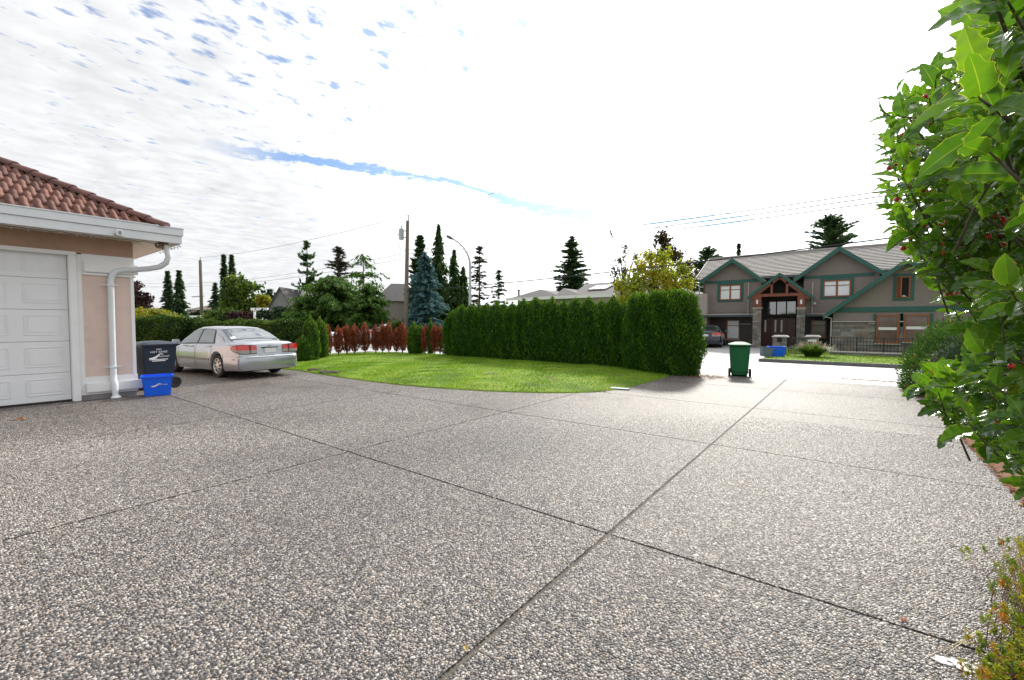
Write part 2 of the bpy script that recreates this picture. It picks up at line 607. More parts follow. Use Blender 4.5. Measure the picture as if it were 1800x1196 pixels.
# roads ---------------------------------------------------------------------
g = MB()
g.add([(-70, 14.16, 0), (70, 14.16, 0), (70, 19.8, .0), (-70, 19.8, .0)], [(0, 1, 2, 3)])
tag(g.build('road', M_ROAD), kind='structure')
g = MB()
g.add([(-20.6, 14.3, -.004), (-30, 18, -.004), (-75, -5, -.004), (-70, -16, -.004), (-28.5, 6.6, -.004), (-20.9, 11.3, -.004)], [(0, 1, 2, 3, 4, 5)])
g.add([(-30, 19.7, -.004), (-20.6, 19.7, -.004), (-20.6, 90, -.004), (-30, 90, -.004)], [(0, 1, 2, 3)])
tag(g.build('side_road', M_ROAD), kind='structure')
g = MB(); g.box(-10.5, -2.92, 19.8, 33, -.05, .012)
tag(g.build('neighbour_driveway', M_CONC), kind='structure')
g = MB()
kx = [-2.9 + i * 1.5 for i in range(14)]
for a in kx: g.box(a, a + 1.492, 19.8, 19.97, -.05, .125)
g.build('kerb', M_KERB, bevel=.02)['kind'] = 'structure'
g = MB(); g.tbox((-22, 1.4, 0, 0), (-22, 1.4, 0, 0), 0, 0) if False else None
g.box(-60, -10.5, 19.8, 19.97, -.05, .1)
g.build('kerb', M_KERB)['kind'] = 'structure'

# grass ---------------------------------------------------------------------
def lawn_material():
    m, t, p, out = newmat('lawn_turf')
    c = nd(t, 'ShaderNodeTexCoord'); W = c.outputs['Object']
    a = noise(t, W, .8, 4, .6); b = noise(t, W, 7, 5, .7)
    cc = ramp(t, a, [(.3, (.12, .21, .012)), (.5, (.18, .30, .018)), (.7, (.25, .33, .035))])
    cc = mixc(t, maprange(t, b, .4, .75, 0, .6), cc, (.25, .27, .05))
    d = noise(t, W, 1.15, 3, .55, loc=(5, 2, 0))
    cc = mixc(t, maprange(t, d, .60, .68, 0, .75), cc, (.15, .11, .06))
    e = noise(t, W, .55, 4, .6, loc=(1, 7, 0))
    cc = mixc(t, maprange(t, e, .5, .62, 0, .6), cc, (.07, .15, .012))
    t.links.new(cc, p.inputs['Base Color']); p.inputs['Roughness'].default_value = .8
    p.inputs['Specular IOR Level'].default_value = .2
    bb = nd(t, 'ShaderNodeBump'); bb.inputs['Strength'].default_value = .8; bb.inputs['Distance'].default_value = .05
    t.links.new(noise(t, W, 22, 5, .7), bb.inputs['Height']); t.links.new(bb.outputs[0], p.inputs['Normal'])
    return m


M_LAWN = lawn_material()
M_BLADE = leafmat('grass_blade', [(0, (.09, .17, .01)), (.45, (.18, .33, .018)), (.8, (.27, .39, .035)), (1, (.40, .36, .09))], .35, .5)
LB = [(-20.2, 6.0), (-17.2, 6.75), (-14.03, 7.02), (-12.6, 6.92), (-11.39, 6.86), (-10.1, 6.87), (-8.91, 6.93), (-8.05, 7.06), (-7.26, 7.26), (-6.55, 7.47), (-5.96, 7.73), (-5.35, 8.08), (-4.85, 8.45), (-4.5, 8.85), (-4.28, 9.4), (-4.19, 9.95), (-4.15, 11.2), (-4.15, 12.6), (-4.25, 13.4), (-4.4, 14.1), (-4.5, 14.9), (-8, 14.95), (-14, 15.0), (-17.5, 14.9), (-19.5, 14.2), (-20.3, 12.6), (-20.5, 10)]
LC = np.array([-10.8, 11.2])


def lawn_h(x, y, s):
    return .012 + .11 * (1 - s ** 3.0) + .018 * hash_noise(x * 1.3, y * 1.3) * (1 - s ** 6)


def make_lawn():
    B = np.array(LB)
    fine = []
    for i in range(len(B)):
        a, b = B[i], B[(i + 1) % len(B)]
        k = max(1, int(np.linalg.norm(b - a) / .22))
        for j in range(k): fine.append(a + (b - a) * j / k)
    B = np.array(fine); n = len(B)
    rings = np.linspace(.02, 1, 34)
    V = []
    for s in rings:
        q = LC + (B - LC) * s
        if s == 1: q = q + np.stack([hash_noise(B[:, 0] * 9, B[:, 1] * 9), hash_noise(B[:, 1] * 11, B[:, 0] * 7)], 1) * .012
        V.append(np.column_stack([q, lawn_h(q[:, 0], q[:, 1], s)]))
    q = LC + (B - LC) * 1.001
    V.append(np.column_stack([q, np.full(n, -.04)]))
    V = np.concatenate(V)
    F = []
    for i in range(len(rings)):
        for k in range(n):
            F.append((i * n + k, i * n + (k + 1) % n, (i + 1) * n + (k + 1) % n, (i + 1) * n + k))
    me = np_mesh('lawn', V, F, M_LAWN, smooth=True)
    o = link('lawn', me); o['kind'] = 'structure'
    # blades
    def scatter(npts, rmax=1.0):
        k = RNG.integers(0, n, npts); f = RNG.uniform(0, 1, npts)[:, None]
        b = B[k] * (1 - f) + B[(k + 1) % n] * f
        s = np.sqrt(RNG.uniform(0, 1, npts)) * rmax
        q = LC + (b - LC) * s[:, None]
        return q, s
    q, s = scatter(90000, 1.0)
    dep = q[:, 0] * _F[0] + q[:, 1] * _F[1]
    kp = (RNG.uniform(0, 1, len(q)) < np.clip(15.0 / dep, 0, 1) ** 1.5) & (q[:, 1] < 14.2)
    soil = (hash_noise(q[:, 0] * 1.5 + 2, q[:, 1] * 2.2) > .5) & (q[:, 0] < -6.5)
    kp &= ~(soil & (RNG.uniform(0, 1, len(q)) < .8))
    q, s = q[kp], s[kp]; m = len(q)
    z = lawn_h(q[:, 0], q[:, 1], s)
    h = RNG.uniform(.02, .05, m) * (1 + .35 * hash_noise(q[:, 0] * 2, q[:, 1] * 2)); w = RNG.uniform(.006, .012, m)
    an = RNG.uniform(0, 6.28, m); ln = RNG.uniform(0, .035, m); la = RNG.uniform(0, 6.28, m)
    base = np.column_stack([q, z - .004])
    d = np.column_stack([np.cos(an), np.sin(an), np.zeros(m)]) * w[:, None]
    tip = base + np.column_stack([np.cos(la) * ln, np.sin(la) * ln, h])
    V = np.stack([base - d, base + d, tip], 1).reshape(-1, 3)
    tone = np.clip(.42 + .24 * hash_noise(q[:, 0] * .9, q[:, 1] * .9) + .2 * hash_noise(q[:, 0] * 2.7 + 1, q[:, 1] * 3.1) + RNG.normal(0, .16, m), 0, 1)
    me = np_mesh('grass', V, np.arange(3 * m).reshape(m, 3), M_BLADE, tone=np.repeat(tone, 3))
    link('grass', me)['kind'] = 'stuff'


make_lawn()


def grass_strip(name, x0, x1, y0, y1, z, n):
    g = MB(); g.box(x0, x1, y0, y1, -.05, z)
    tag(g.build(name, M_LAWN), kind='structure')
    q = np.column_stack([RNG.uniform(x0, x1, n), RNG.uniform(y0, y1, n)])
    m = n; h = RNG.uniform(.03, .07, m); w = RNG.uniform(.01, .02, m); an = RNG.uniform(0, 6.28, m)
    base = np.column_stack([q, np.full(m, z - .003)])
    d = np.column_stack([np.cos(an), np.sin(an), np.zeros(m)]) * w[:, None]
    tip = base + np.column_stack([RNG.normal(0, .02, m), RNG.normal(0, .02, m), h])
    V = np.stack([base - d, base + d, tip], 1).reshape(-1, 3)
    tone = np.clip(RNG.normal(.5, .2, m), 0, 1)
    link('grass', np_mesh('grass', V, np.arange(3 * m).reshape(m, 3), M_BLADE, tone=np.repeat(tone, 3)))['kind'] = 'stuff'


grass_strip('verge', -2.85, 14, 19.98, 24.6, .1, 9000)
g = MB(); g.box(-60, -10.6, 19.98, 60, -.05, .02); g.box(-9, 40, 24.61, 60, -.05, .008)
tag(g.build('far_lawn', M_LAWN), kind='structure')
g = MB(); g.box(-70, -22.52, -30, 9.0, -.05, -.008); g.box(-90, -31, 8, 60, -.05, -.008)
tag(g.build('far_lawn', M_LAWN), kind='structure')
# planting bed along the right edge of the drive
M_MULCH = mat('needle_mulch', (.19, .085, .045), .95, .45, 14, bump=.8, bscale=60)
g = MB()
nn = 60
ys = np.linspace(-2, 14.15, nn)
ed = 1.225 + .04 * hash_noise(ys * 1.9, ys * .7)
V = [(ed[i], ys[i], .006) for i in range(nn)] + [(ed[i] + .12, ys[i], .05) for i in range(nn)] + [(7, ys[i], .12) for i in range(nn)]
F = [(k * nn + i, (k + 1) * nn + i, (k + 1) * nn + i + 1, k * nn + i + 1) for k in range(2) for i in range(nn - 1)]
g.add(V, F)
tag(g.build('planting_bed', M_MULCH), kind='structure')
g = MB(); g.box(1.24, 30, -7, 14.15, -.05, .003)
tag(g.build('bed_soil', M_SOIL), kind='structure')

M_CLOD = mat('dug_soil', (.045, .028, .018), .95, .4, 18, bump=.9, bscale=30)
# soil clods dug up beside the drive
def lump(name, label, loc, r, h, m, n=9, seed=0):
    bm = bmesh.new(); bmesh.ops.create_icosphere(bm, subdivisions=3, radius=1)
    for v in bm.verts:
        k = 1 + .28 * hash_noise(v.co.x * 2.3 + seed, v.co.y * 2.3, v.co.z * 2.3) + .12 * hash_noise(v.co.x * 6 + seed, v.co.y * 6, v.co.z * 6)
        v.co = Vector((v.co.x * r * k, v.co.y * r * .6 * k, max(v.co.z, -.15) * h * k))
    me = bpy.data.meshes.new(name); bm.to_mesh(me); bm.free(); me.materials.append(m)
    o = link(name, me, loc=loc)
    return tag(o, label, 'soil heap')


p = on_ground(552, 652); lump('soil_heap', 'small dark soil heap at the left end of the lawn edge near the silver car', (p[0], p[1], .02), .30, .055, M_CLOD, seed=1)
p = on_ground(580, 656.5); lump('soil_heap', 'wider dark soil heap on the lawn edge, right one of two', (p[0], p[1], .02), .46, .06, M_CLOD, seed=5)
g = MB(); g.box(-.22, .22, -.10, .10, 0, .02)
p = on_ground(1090, 686); o = g.build('utility_cover', mat('pale_cover', (.42, .5, .48), .6, .08), bevel=.01, loc=(p[0] - .05, p[1] + .1, .012), rot=(0, 0, .2))
tag(o, 'pale flat utility box cover set in the lawn corner', 'cover')


# ================================================================== GARAGE
M_WHITE = mat('white_paint', (.84, .84, .84), .45, .04, 3, grime=((.6, .6, .59), 3.0, .6, .5))
M_DOOR = mat('white_door', (.84, .85, .87), .4, .03, 2, grime=((.66, .66, .66), 2.0, .62, .4))
M_GUT = mat('gutter_metal', (.74, .77, .80), .35, .05, 2.5, grime=((.5, .5, .5), 1.7, .6, .45))
M_PINK = mat('pink_stucco', (.72, .565, .495), .9, .05, 5, bump=.5, bscale=120, grime=((.5, .4, .35), 2.0, .6, .4))
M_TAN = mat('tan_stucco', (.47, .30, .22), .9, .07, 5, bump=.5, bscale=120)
M_SOFF = mat('soffit', (.72, .66, .60), .7, .06, 5)
M_TILE = mat('clay_tile', (.165, .068, .048), .75, .36, 7, bump=.35, bscale=70, grime=((.12, .07, .06), 2.6, .55, .75))
M_CAP = mat('hip_cap_tile', (.17, .08, .068), .8, .25, 5, bump=.35, bscale=70, grime=((.11, .075, .07), 3.2, .5, .7))
t_ = M_TILE.node_tree; oi_ = nd(t_, 'ShaderNodeObjectInfo'); p_ = t_.nodes['Principled BSDF']; l_ = p_.inputs['Base Color'].links[0].from_socket
t_.links.new(mixc(t_, 1.0, l_, ramp(t_, oi_.outputs['Random'], [(0, (.62, .6, .6)), (.5, (1, 1, 1)), (1, (1.35, 1.25, 1.15))]), 'MULTIPLY'), p_.inputs['Base Color'])
M_DARK = mat('dark_gap', (.015, .014, .014), .9, .2)

GX = -12.1
gar = thing('garage', 'pink stucco garage with white panel door and red clay tile roof', 'garage', (GX, 2.55, 0))
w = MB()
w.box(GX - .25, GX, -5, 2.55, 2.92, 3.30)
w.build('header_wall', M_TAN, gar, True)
w = MB()
w.box(GX - .25, GX - .03, 1.75, 2.53, .1, 2.9)
w.box(GX - 6, GX - .25, 2.30, 2.53, .1, 3.28)
w.box(GX - .031, GX - .012, 1.752, 2.535, .46, 2.51)
w.build('wall', M_PINK, gar, True)
w = MB(); w.box(GX - 6, GX - .02, 1.68, 2.54, -.05, .1)
w.build('foundation', mat('grey_foundation', (.3, .29, .28), .9, .15, 5, bump=.3), gar, True)
for z0, z1 in ((.46, 2.51),):
    w = MB()
    w.box(GX - .03, GX + .0, 1.68, 1.752, .1, 2.9); w.box(GX - .03, GX, 2.49, 2.55, .46, 2.51)
    w.build('corner_trim', M_WHITE, gar, True, bevel=.006)
w = MB(); w.box(GX - .03, GX + .004, 1.752, 2.56, 2.51, 2.917); w.build('frieze_board', M_WHITE, gar, True, bevel=.006)
w = MB(); w.box(GX + .004, GX + .055, 1.78, 2.62, 2.56, 2.76); w.box(GX - .02, GX + .03, 1.76, 2.58, 2.50, 2.54); w.build('moulding', M_WHITE, gar, True, bevel=.01)
w = MB(); w.box(GX - .03, GX + .006, 1.68, 2.565, .1, .459); w.build('base_board', M_WHITE, gar, True, bevel=.006)
w = MB(); w.box(GX + .006, GX + .075, 1.75, 2.63, .15, .34); w.build('moulding', M_WHITE, gar, True, bevel=.012)
# door casing
w = MB()
w.box(GX - .12, GX + .05, 1.56, 1.678, 0, 2.86)
w.build('door_jamb', M_WHITE, gar, True, bevel=.008)
w = MB(); w.box(GX - .12, GX + .05, -4, 1.679, 2.862, 2.935); w.build('door_head', M_WHITE, gar, True, bevel=.008)
door = thing('garage_door', None, None, (0, 0, 0)); door.parent = gar
door.matrix_parent_inverse = Matrix.Translation((-GX, -2.55, 0))
DX = GX - .1
zs = [.035, .58, 1.19, 1.80, 2.40, 2.875]
for i in range(5):
    z0, z1 = zs[i] + .003, zs[i + 1] - .003
    s = MB()
    s.box(DX - .04, DX, -3.9, 1.555, z0, z1)
    y = 1.46
    while y > -3.6:
        a, b = y - .5, y
        zi0, zi1 = z0 + .12, z1 - .1
        # recessed moulding frame with a raised field
        for q in ((a, a + .02, zi0, zi1), (b - .02, b, zi0, zi1), (a + .02, b - .02, zi0, zi0 + .02), (a + .02, b - .02, zi1 - .02, zi1)):
            s.box(DX, DX + .010, q[0], q[1], q[2], q[3])
        s.tbox((0, 0, 0, 0), (0, 0, 0, 0), 0, 0) if False else None
        s.box(DX, DX + .008, a + .05, b - .05, zi0 + .05, zi1 - .05)
        y -= .69
    s.build('door_section', M_DOOR, door, False, bevel=.003)
w = MB(); w.box(DX - .03, DX + .012, -3.9, 1.555, .008, .036); w.build('door_seal', mat('rubber', (.03, .03, .03), .8), door)
w = MB(); w.box(DX - .3, DX - .06, -4, 1.6, 0, 2.9); w.build('door_backing', M_DARK, gar, True)

# eaves: gutter, fascia, soffit
EX, EY = -11.37, 3.25
w = MB()
w.box(EX - .13, EX, -5, EY, 3.392, 3.535); w.box(EX - .02, EX + .012, -5, EY + .012, 3.535, 3.56)
w.build('gutter', M_GUT, gar, True, bevel=.006)
w = MB(); w.box(EX - 6.5, EX - .132, EY - .13, EY, 3.392, 3.535); w.build('gutter', M_GUT, gar, True, bevel=.006)
w = MB(); w.box(EX - .06, EX - .025, -5, EY - .025, 3.23, 3.388); w.build('fascia', M_GUT, gar, True, bevel=.004)
w = MB(); w.box(EX - 6.5, EX - .061, EY - .06, EY - .025, 3.23, 3.388); w.build('fascia', M_GUT, gar, True, bevel=.004)
w = MB(); w.box(EX - .73, EX - .062, -5, EY - .062, 3.262, 3.275); w.box(EX - 6.5, EX - .731, 2.56, EY - .062, 3.262, 3.275)
w.build('soffit', M_SOFF, gar, True)
# little lamp box on the fascia
w = MB(); yv = 2.2
w.box(EX - .028, EX + .05, yv - .05, yv + .05, 3.245, 3.36); w.m = 1; w.box(EX + .05, EX + .056, yv - .028, yv + .028, 3.262, 3.335); w.box(EX - .02, EX + .03, yv - .075, yv - .051, 3.25, 3.29)
w.build('sensor_box', [M_WHITE, mat('lamp_grey', (.25, .27, .28), .3)], gar, True, bevel=.006)

# downspout
ds = MB(); ds.smooth = True
ds.tube([(-11.56, 2.98, 3.27), (-11.55, 3.0, 3.08), (-11.55, 3.02, 2.94), (-11.6, 2.99, 2.82), (-11.7, 2.9, 2.735), (-11.85, 2.74, 2.69), (-12.0, 2.55, 2.665), (-12.03, 2.38, 2.65), (-12.035, 2.26, 2.61), (-12.04, 2.195, 2.53), (-12.04, 2.17, 2.40), (-12.04, 2.165, 1.4), (-12.04, 2.16, .5), (-12.035, 2.16, .36), (-11.96, 2.165, .27), (-11.955, 2.165, .12), (-11.93, 2.17, .02)], [.055] * 11 + [.053] * 2 + [.06, .056, .052, .052], 12)
dso = ds.build('downspout', M_GUT, gar, True, smooth=50)
for z in (2.30, .62):
    w = MB(); w.box(GX - .012, GX + .122, 2.102, 2.225, z, z + .035); w.box(GX - .012, GX + .012, 2.03, 2.3, z + .004, z + .03)
    w.build('pipe_strap', M_GUT, dso, True, bevel=.003)
w = MB(); w.smooth = True; w.lathe([(.085, 0.0), (.085, .02), (.06, .05)], 16, (-11.93, 2.17, .004)); w.build('pipe_foot', M_WHITE, dso, True)
w = MB(); w.smooth = True
for k in range(3):
    w.tube([(-11.62 + .09 * math.cos(a) + .02 * k, 2.93 + .1 * math.sin(a), 3.17 + .05 * math.sin(a * 2 + k) + .02 * k) for a in [i * .52 for i in range(13)]], .022, 6)
w.build('outlet_elbow', mat('rusty_outlet', (.25, .18, .11), .7, .4, 20), dso, True)

# roof: every clay tile a piece
TH = math.atan(.58)
HO = .27
ct, st_ = math.cos(TH), math.sin(TH)


def tile_mesh():
    nu, nv = 9, 4
    wv, ln = .185, .44
    V = []
    for side in (0, 1):
        for j in range(nv):
            for i in range(nu):
                u = i / (nu - 1)
                z = .034 * math.sin(2 * math.pi * (u - .02)) + .004 * (1 - j / (nv - 1))
                V.append((-wv / 2 + wv * u, -ln * j / (nv - 1) + ln * 0, z - side * .028))
    F = []
    N = nu * nv
    for j in range(nv - 1):
        for i in range(nu - 1):
            a = j * nu + i
            F.append((a, a + 1, a + nu + 1, a + nu)); F.append((a + N, a + nu + N, a + nu + 1 + N, a + 1 + N))
    for i in range(nu - 1):
        a = (nv - 1) * nu + i
        F.append((a, a + 1, a + 1 + N, a + N))
    me = bpy.data.meshes.new('roof_tile'); me.from_pydata(V, [], F); me.materials.append(M_TILE)
    me.polygons.foreach_set('use_smooth', [i < 2 * (nv - 1) * (nu - 1) for i in range(len(F))]); me.update()
    return me


TM = [tile_mesh()]
roof = thing('roof', None, None); roof.parent = gar; roof.matrix_parent_inverse = Matrix.Translation((-GX, -2.55, 0))
# underlay slabs of the two roof faces
w = MB()
K = 4.2
pk = (EX - K, EY - HO - K, 3.52 + K * .58)
w.prism([(EX - .05, -5, 3.52), (EX - .05, EY - HO - .05, 3.52), pk, (EX - K, -5, pk[2])], (0, 0, -.05))
w.prism([(EX - .05, EY - HO - .05, 3.52), (EX - 8, EY - HO - .05, 3.52), (EX - 8, EY - HO - K, pk[2]), pk], (0, 0, -.05))
w.build('roof_deck', M_TILE, roof)
row, n_t = .31, 0
for k in range(11):
    sdist = .075 + k * row
    xx = EX - .02 - sdist * ct
    zz = 3.555 + sdist * st_
    ylim = EY - HO - (EX - xx) - .06
    y = ylim - .09
    c = 0
    while y > -2.0 and n_t < 298:
        t = bpy.data.objects.new('tile', TM[0]); COL.objects.link(t); t.parent = roof
        # local -y (tile length, downhill end at y=-ln) -> point origin at the upper end
        tx, tz = xx - .42 * ct, zz + .42 * st_ - .012
        R3 = Matrix(((0, -ct, st_), (1, 0, 0), (0, st_, ct))).transposed()
        # columns: local x->+Y world, local y -> up-slope, local z -> normal
        M = Matrix(((0, -ct, st_, tx), (1, 0, 0, y), (0, st_, ct, tz), (0, 0, 0, 1)))
        J = Matrix.Rotation(random.uniform(-.012, .012), 4, 'Z') @ Matrix.Rotation(.085 + random.uniform(-.01, .012), 4, 'X')
        t.matrix_basis = M @ J
        n_t += 1; y -= .172
print('tiles', n_t)
hd = Vector((-1, -1, .58)).normalized()
for k in range(13):
    a = Vector((EX - .1, EY - HO - .1, 3.60)) + hd * (k * .37 - .12); b = a + hd * .43
    s = MB(); s.smooth = True
    pts = []
    side = hd.cross(Vector((0, 0, 1))).normalized(); up = side.cross(hd).normalized()
    n = 9
    for q, rr, lift in ((a, .125, .018), (b, .105, -.004)):
        for i in range(n):
            an = math.pi * i / (n - 1)
            pts.append(tuple(q + side * rr * math.cos(an) + up * (rr * .75 * math.sin(an) - .02 + lift)))
    s.add(pts, [(i, i + 1, i + 1 + n, i + n) for i in range(n - 1)])
    inner = [tuple(Vector(p) - up * .018) for p in pts]
    s.add(inner, [(i + 1, i, i + n, i + 1 + n) for i in range(n - 1)])
    s.smooth = False
    b0 = len(s.v) - 2 * n * 2
    s.add(pts[:n] + inner[:n], [(i + 1, i, i + n, i + 1 + n) for i in range(n - 1)])
    s.add([tuple(Vector(q)) for q in pts[:n]], [tuple(range(n))]) if k == 0 else None
    s.build('ridge_tile', M_CAP, roof, fixn=False)

# fairy lights hooked under the eaves
sl_ = thing('string_lights', 'thin string of unlit fairy lights hooked under the garage eaves corner', 'lights', (EX, EY, 3.2))
w = MB(); pts = []; bulbs = MB(); bulbs.smooth = True
L = [(EX - .05, y_) for y_ in np.arange(0.2, 3.2, .1)] + [(x_, EY - .05) for x_ in np.arange(EX - .05, EX - 1.6, -.1)]
for i, (x_, y_) in enumerate(L):
    z_ = 3.215 - .025 * abs(math.sin(i * 1.3)) - (.01 if i % 3 else 0)
    pts.append((x_, y_, z_))
    if i % 2 == 0:
        bulbs.lathe([(.004, 0), (.009, -.012), (.007, -.03), (.002, -.042)], 6, (x_ + random.uniform(-.01, .01), y_ + random.uniform(-.01, .01), z_ - .004))
w.tube(pts, .005, 5); w.build('wire', M_DARK, sl_, True)
bulbs.build('bulbs', mat('bulb_plastic', (.35, .33, .3), .3), sl_, True)['kind'] = 'stuff'


# ================================================================== BINS
def plastic(name, col, rough=.42): return mat(name, col, rough, .08, 5, spec=.4, grime=(tuple(c * .6 + .08 for c in col), 4.0, .62, .35))


M_RUB = mat('tyre_rubber', (.022, .022, .023), .75, .15)
M_PRINT = mat('white_print', (.82, .82, .82), .6, .02)


def text_on(name, body, size, parent, loc, rot, m, ex=.002, sx=1.0):
    c = bpy.data.curves.new(name, 'FONT'); c.body = body; c.size = size; c.extrude = ex
    c.align_x = 'CENTER'; c.align_y = 'CENTER'; c.materials.append(m)
    c.resolution_u = 3
    o = bpy.data.objects.new(name, c); COL.objects.link(o); o.parent = parent
    bpy.context.view_layer.update()
    me = bpy.data.meshes.new_from_object(o.evaluated_get(bpy.context.evaluated_depsgraph_get()))
    bpy.data.objects.remove(o)
    me.name = name
    o = link(name, me, parent)
    o.location = loc; o.rotation_euler = rot; o.scale = (sx, 1, 1)
    return o


def swoosh(parent, m, M, s=1.0, name='logo'):
    """a low wave that rises to a crest and trails off to the right (x right, y up)"""
    top = [(-.5, -.10), (-.3, -.06), (-.12, .0), (.0, .09), (.1, .16), (.2, .17), (.3, .12)]
    bot = [(.3, .09), (.2, .125), (.1, .10), (.03, .0), (-.08, -.12), (-.25, -.19), (-.42, -.17)]
    g_ = MB(); g_.prism([tuple(M @ Vector((x * s, y * s, 0))) for x, y in top + bot], tuple((M.to_3x3() @ Vector((0, 0, .003)))))
    return g_.build(name, m, parent)


def wheeled_bin(label, loc, rz, m, printed=False, s=1.0, group=None):
    b = thing('wheeled_bin', label, 'bin', loc, rz, group)
    b.scale = (s, s, s)
    k = MB()
    k.tbox((-.225, .225, -.27, .27), (-.275, .275, -.335, .335), .05, .93)
    k.tbox((-.2, .2, -.25, .15), (-.225, .225, -.27, .2), .0, .05)
    k.box(-.293, .293, -.352, .352, .93, .985)
    for sx in (-1, 1):                                   # moulded stiffening ribs
        for y in (-.16, .16):
            k.tbox((sx * .233 - .012, sx * .233 + .012, y * .86 - .02, y * .86 + .02), (sx * .275 - .012, sx * .275 + .012, y - .02, y + .02), .1, .93) if not printed else None
    k.tbox((-.15, .15, .262, .285), (-.19, .19, .327, .352), .12, .9)
    k.build('body', m, b, bevel=.018, smooth=35)
    ld = MB()
    V = []
    n = 7
    for j in range(n):
        for i in range(n):
            x = -.315 + .63 * i / (n - 1); y = -.385 + .77 * j / (n - 1)
            e = max(abs(x) / .315, abs(y) / .385)
            V.append((x, y, .99 + .075 * (1 - e ** 2.2)))
    F = [(j * n + i, j * n + i + 1, (j + 1) * n + i + 1, (j + 1) * n + i) for j in range(n - 1) for i in range(n - 1)]
    ld.add(V, F)
    ld.box(-.315, .315, -.385, .385, .955, .992)
    ld.build('lid', m, b, bevel=.008, smooth=40)
    h = MB(); h.smooth = True
    h.tube([(-.2, .33, .93), (-.2, .42, .965), (-.19, .435, .97), (.19, .435, .97), (.2, .42, .965), (.2, .33, .93)], .016, 8)
    h.build('handle', m, b, smooth=50)
    a = MB(); a.smooth = True; a.tube([(-.29, .27, .125), (.29, .27, .125)], .013, 8); a.build('axle', M_DARK, b)
    for sx in (-1, 1):
        w_ = MB(); w_.smooth = True
        w_.lathe([(.07, -.03), (.118, -.032), (.128, -.02), (.128, .02), (.118, .032), (.07, .03), (.065, .018), (.02, .02)], 24, (sx * .285, .27, .128), 'x')
        w_.build('wheel', M_RUB, b, smooth=40)
    if printed:
        Mx = Matrix.Rotation(rad(90), 4, 'Z') @ Matrix.Rotation(rad(90 - 3.3), 4, 'X')
        e = Mx.to_euler()
        off = lambda z: .2275 + (z - .05) / .88 * .05 + .006
        text_on('print', 'NO', .055, b, (off(.875), -.03, .875), e, M_PRINT, sx=1.15)
        text_on('print', 'HOT ASHES', .058, b, (off(.82), -.03, .82), e, M_PRINT, sx=1.1)
        swoosh(b, M_PRINT, Matrix.Translation((off(.725), -.05, .725)) @ Mx, .36)
        text_on('print', 'Richmond', .05, b, (off(.725) + .001, .07, .722), e, M_PRINT)
        for z, wd in ((.655, .36), (.625, .26)):
            q = MB(); q.box(off(z) - .004, off(z) + .001, -.03 - wd / 2, -.03 + wd / 2, z - .009, z + .009)
            q.build('print_line', M_PRINT, b)
    return b


M_NAVY = plastic('navy_plastic', (.016, .027, .048), .38)
M_GREEN = plastic('green_plastic', (.008, .135, .04), .62)
M_BLUE = plastic('blue_plastic', (.008, .13, .86), .38)
M_GREYP = plastic('grey_plastic', (.12, .16, .2), .5)
wheeled_bin('dark navy wheeled bin printed with white lettering beside the garage corner', (-13.05, 3.06, 0), rad(14), M_NAVY, True, 1.06)
wheeled_bin('green wheeled bin standing alone at the end of the driveway', (-2.58, 14.25, .004), rad(180 + 13), M_GREEN, False, .93)


def tote(name, label, loc, rz, m, L=.56, W=.42, H=.40, logo=True, cat='recycling box', group=None, mark=1.0):
    b = thing(name, label, cat, loc, rz, group)
    k = MB()
    t_ = .012
    lo = (-W / 2 + .04, W / 2 - .04, -L / 2 + .04, L / 2 - .04); hi = (-W / 2, W / 2, -L / 2, L / 2)
    # four walls and a floor, open at the top
    def quadwall(a, b_, c, d): k.prism([a, b_, c, d], tuple(Vector((b_[0] - a[0], b_[1] - a[1], 0)).normalized().cross(Vector((0, 0, 1))) * -t_))
    A = [(lo[0], lo[2], 0), (lo[1], lo[2], 0), (lo[1], lo[3], 0), (lo[0], lo[3], 0)]
    B = [(hi[0], hi[2], H), (hi[1], hi[2], H), (hi[1], hi[3], H), (hi[0], hi[3], H)]
    for i in range(4): quadwall(A[i], A[(i + 1) % 4], B[(i + 1) % 4], B[i])
    k.box(lo[0], lo[1], lo[2], lo[3], 0, t_)
    k.build('body', m, b, bevel=.004)
    r = MB()
    e = .022
    r.box(hi[0] - e, hi[1] + e, hi[2] - e, hi[2] + .004, H - .035, H + .006); r.box(hi[0] - e, hi[1] + e, hi[3] - .004, hi[3] + e, H - .035, H + .006)
    r.box(hi[0] - e, hi[0] + .004, hi[2] + .005, hi[3] - .005, H - .035, H + .006); r.box(hi[1] - .004, hi[1] + e, hi[2] + .005, hi[3] - .005, H - .035, H + .006)
    r.build('rim', m, b, bevel=.006)
    if logo:
        tilt = math.degrees(math.atan(.04 / H))
        Mx = Matrix.Rotation(rad(90), 4, 'Z') @ Matrix.Rotation(rad(90 + tilt), 4, 'X')
        # outward lean of the wall: normal points slightly down
        Mx = Matrix.Rotation(rad(90), 4, 'Z') @ Matrix.Rotation(rad(90 + tilt) - 2 * rad(tilt) + rad(2 * tilt), 4, 'X')
        z = .55 * H
        xo = lo[1] + .04 * z / H + t_ * .2 + .003
        swoosh(b, M_PRINT, Matrix.Translation((xo, -.0, z)) @ Mx, .22 * mark)
        text_on('print', 'Richmond', .04 * mark, b, (xo + .001, .085 * mark, z + .005), Mx.to_euler(), M_PRINT)
    return b


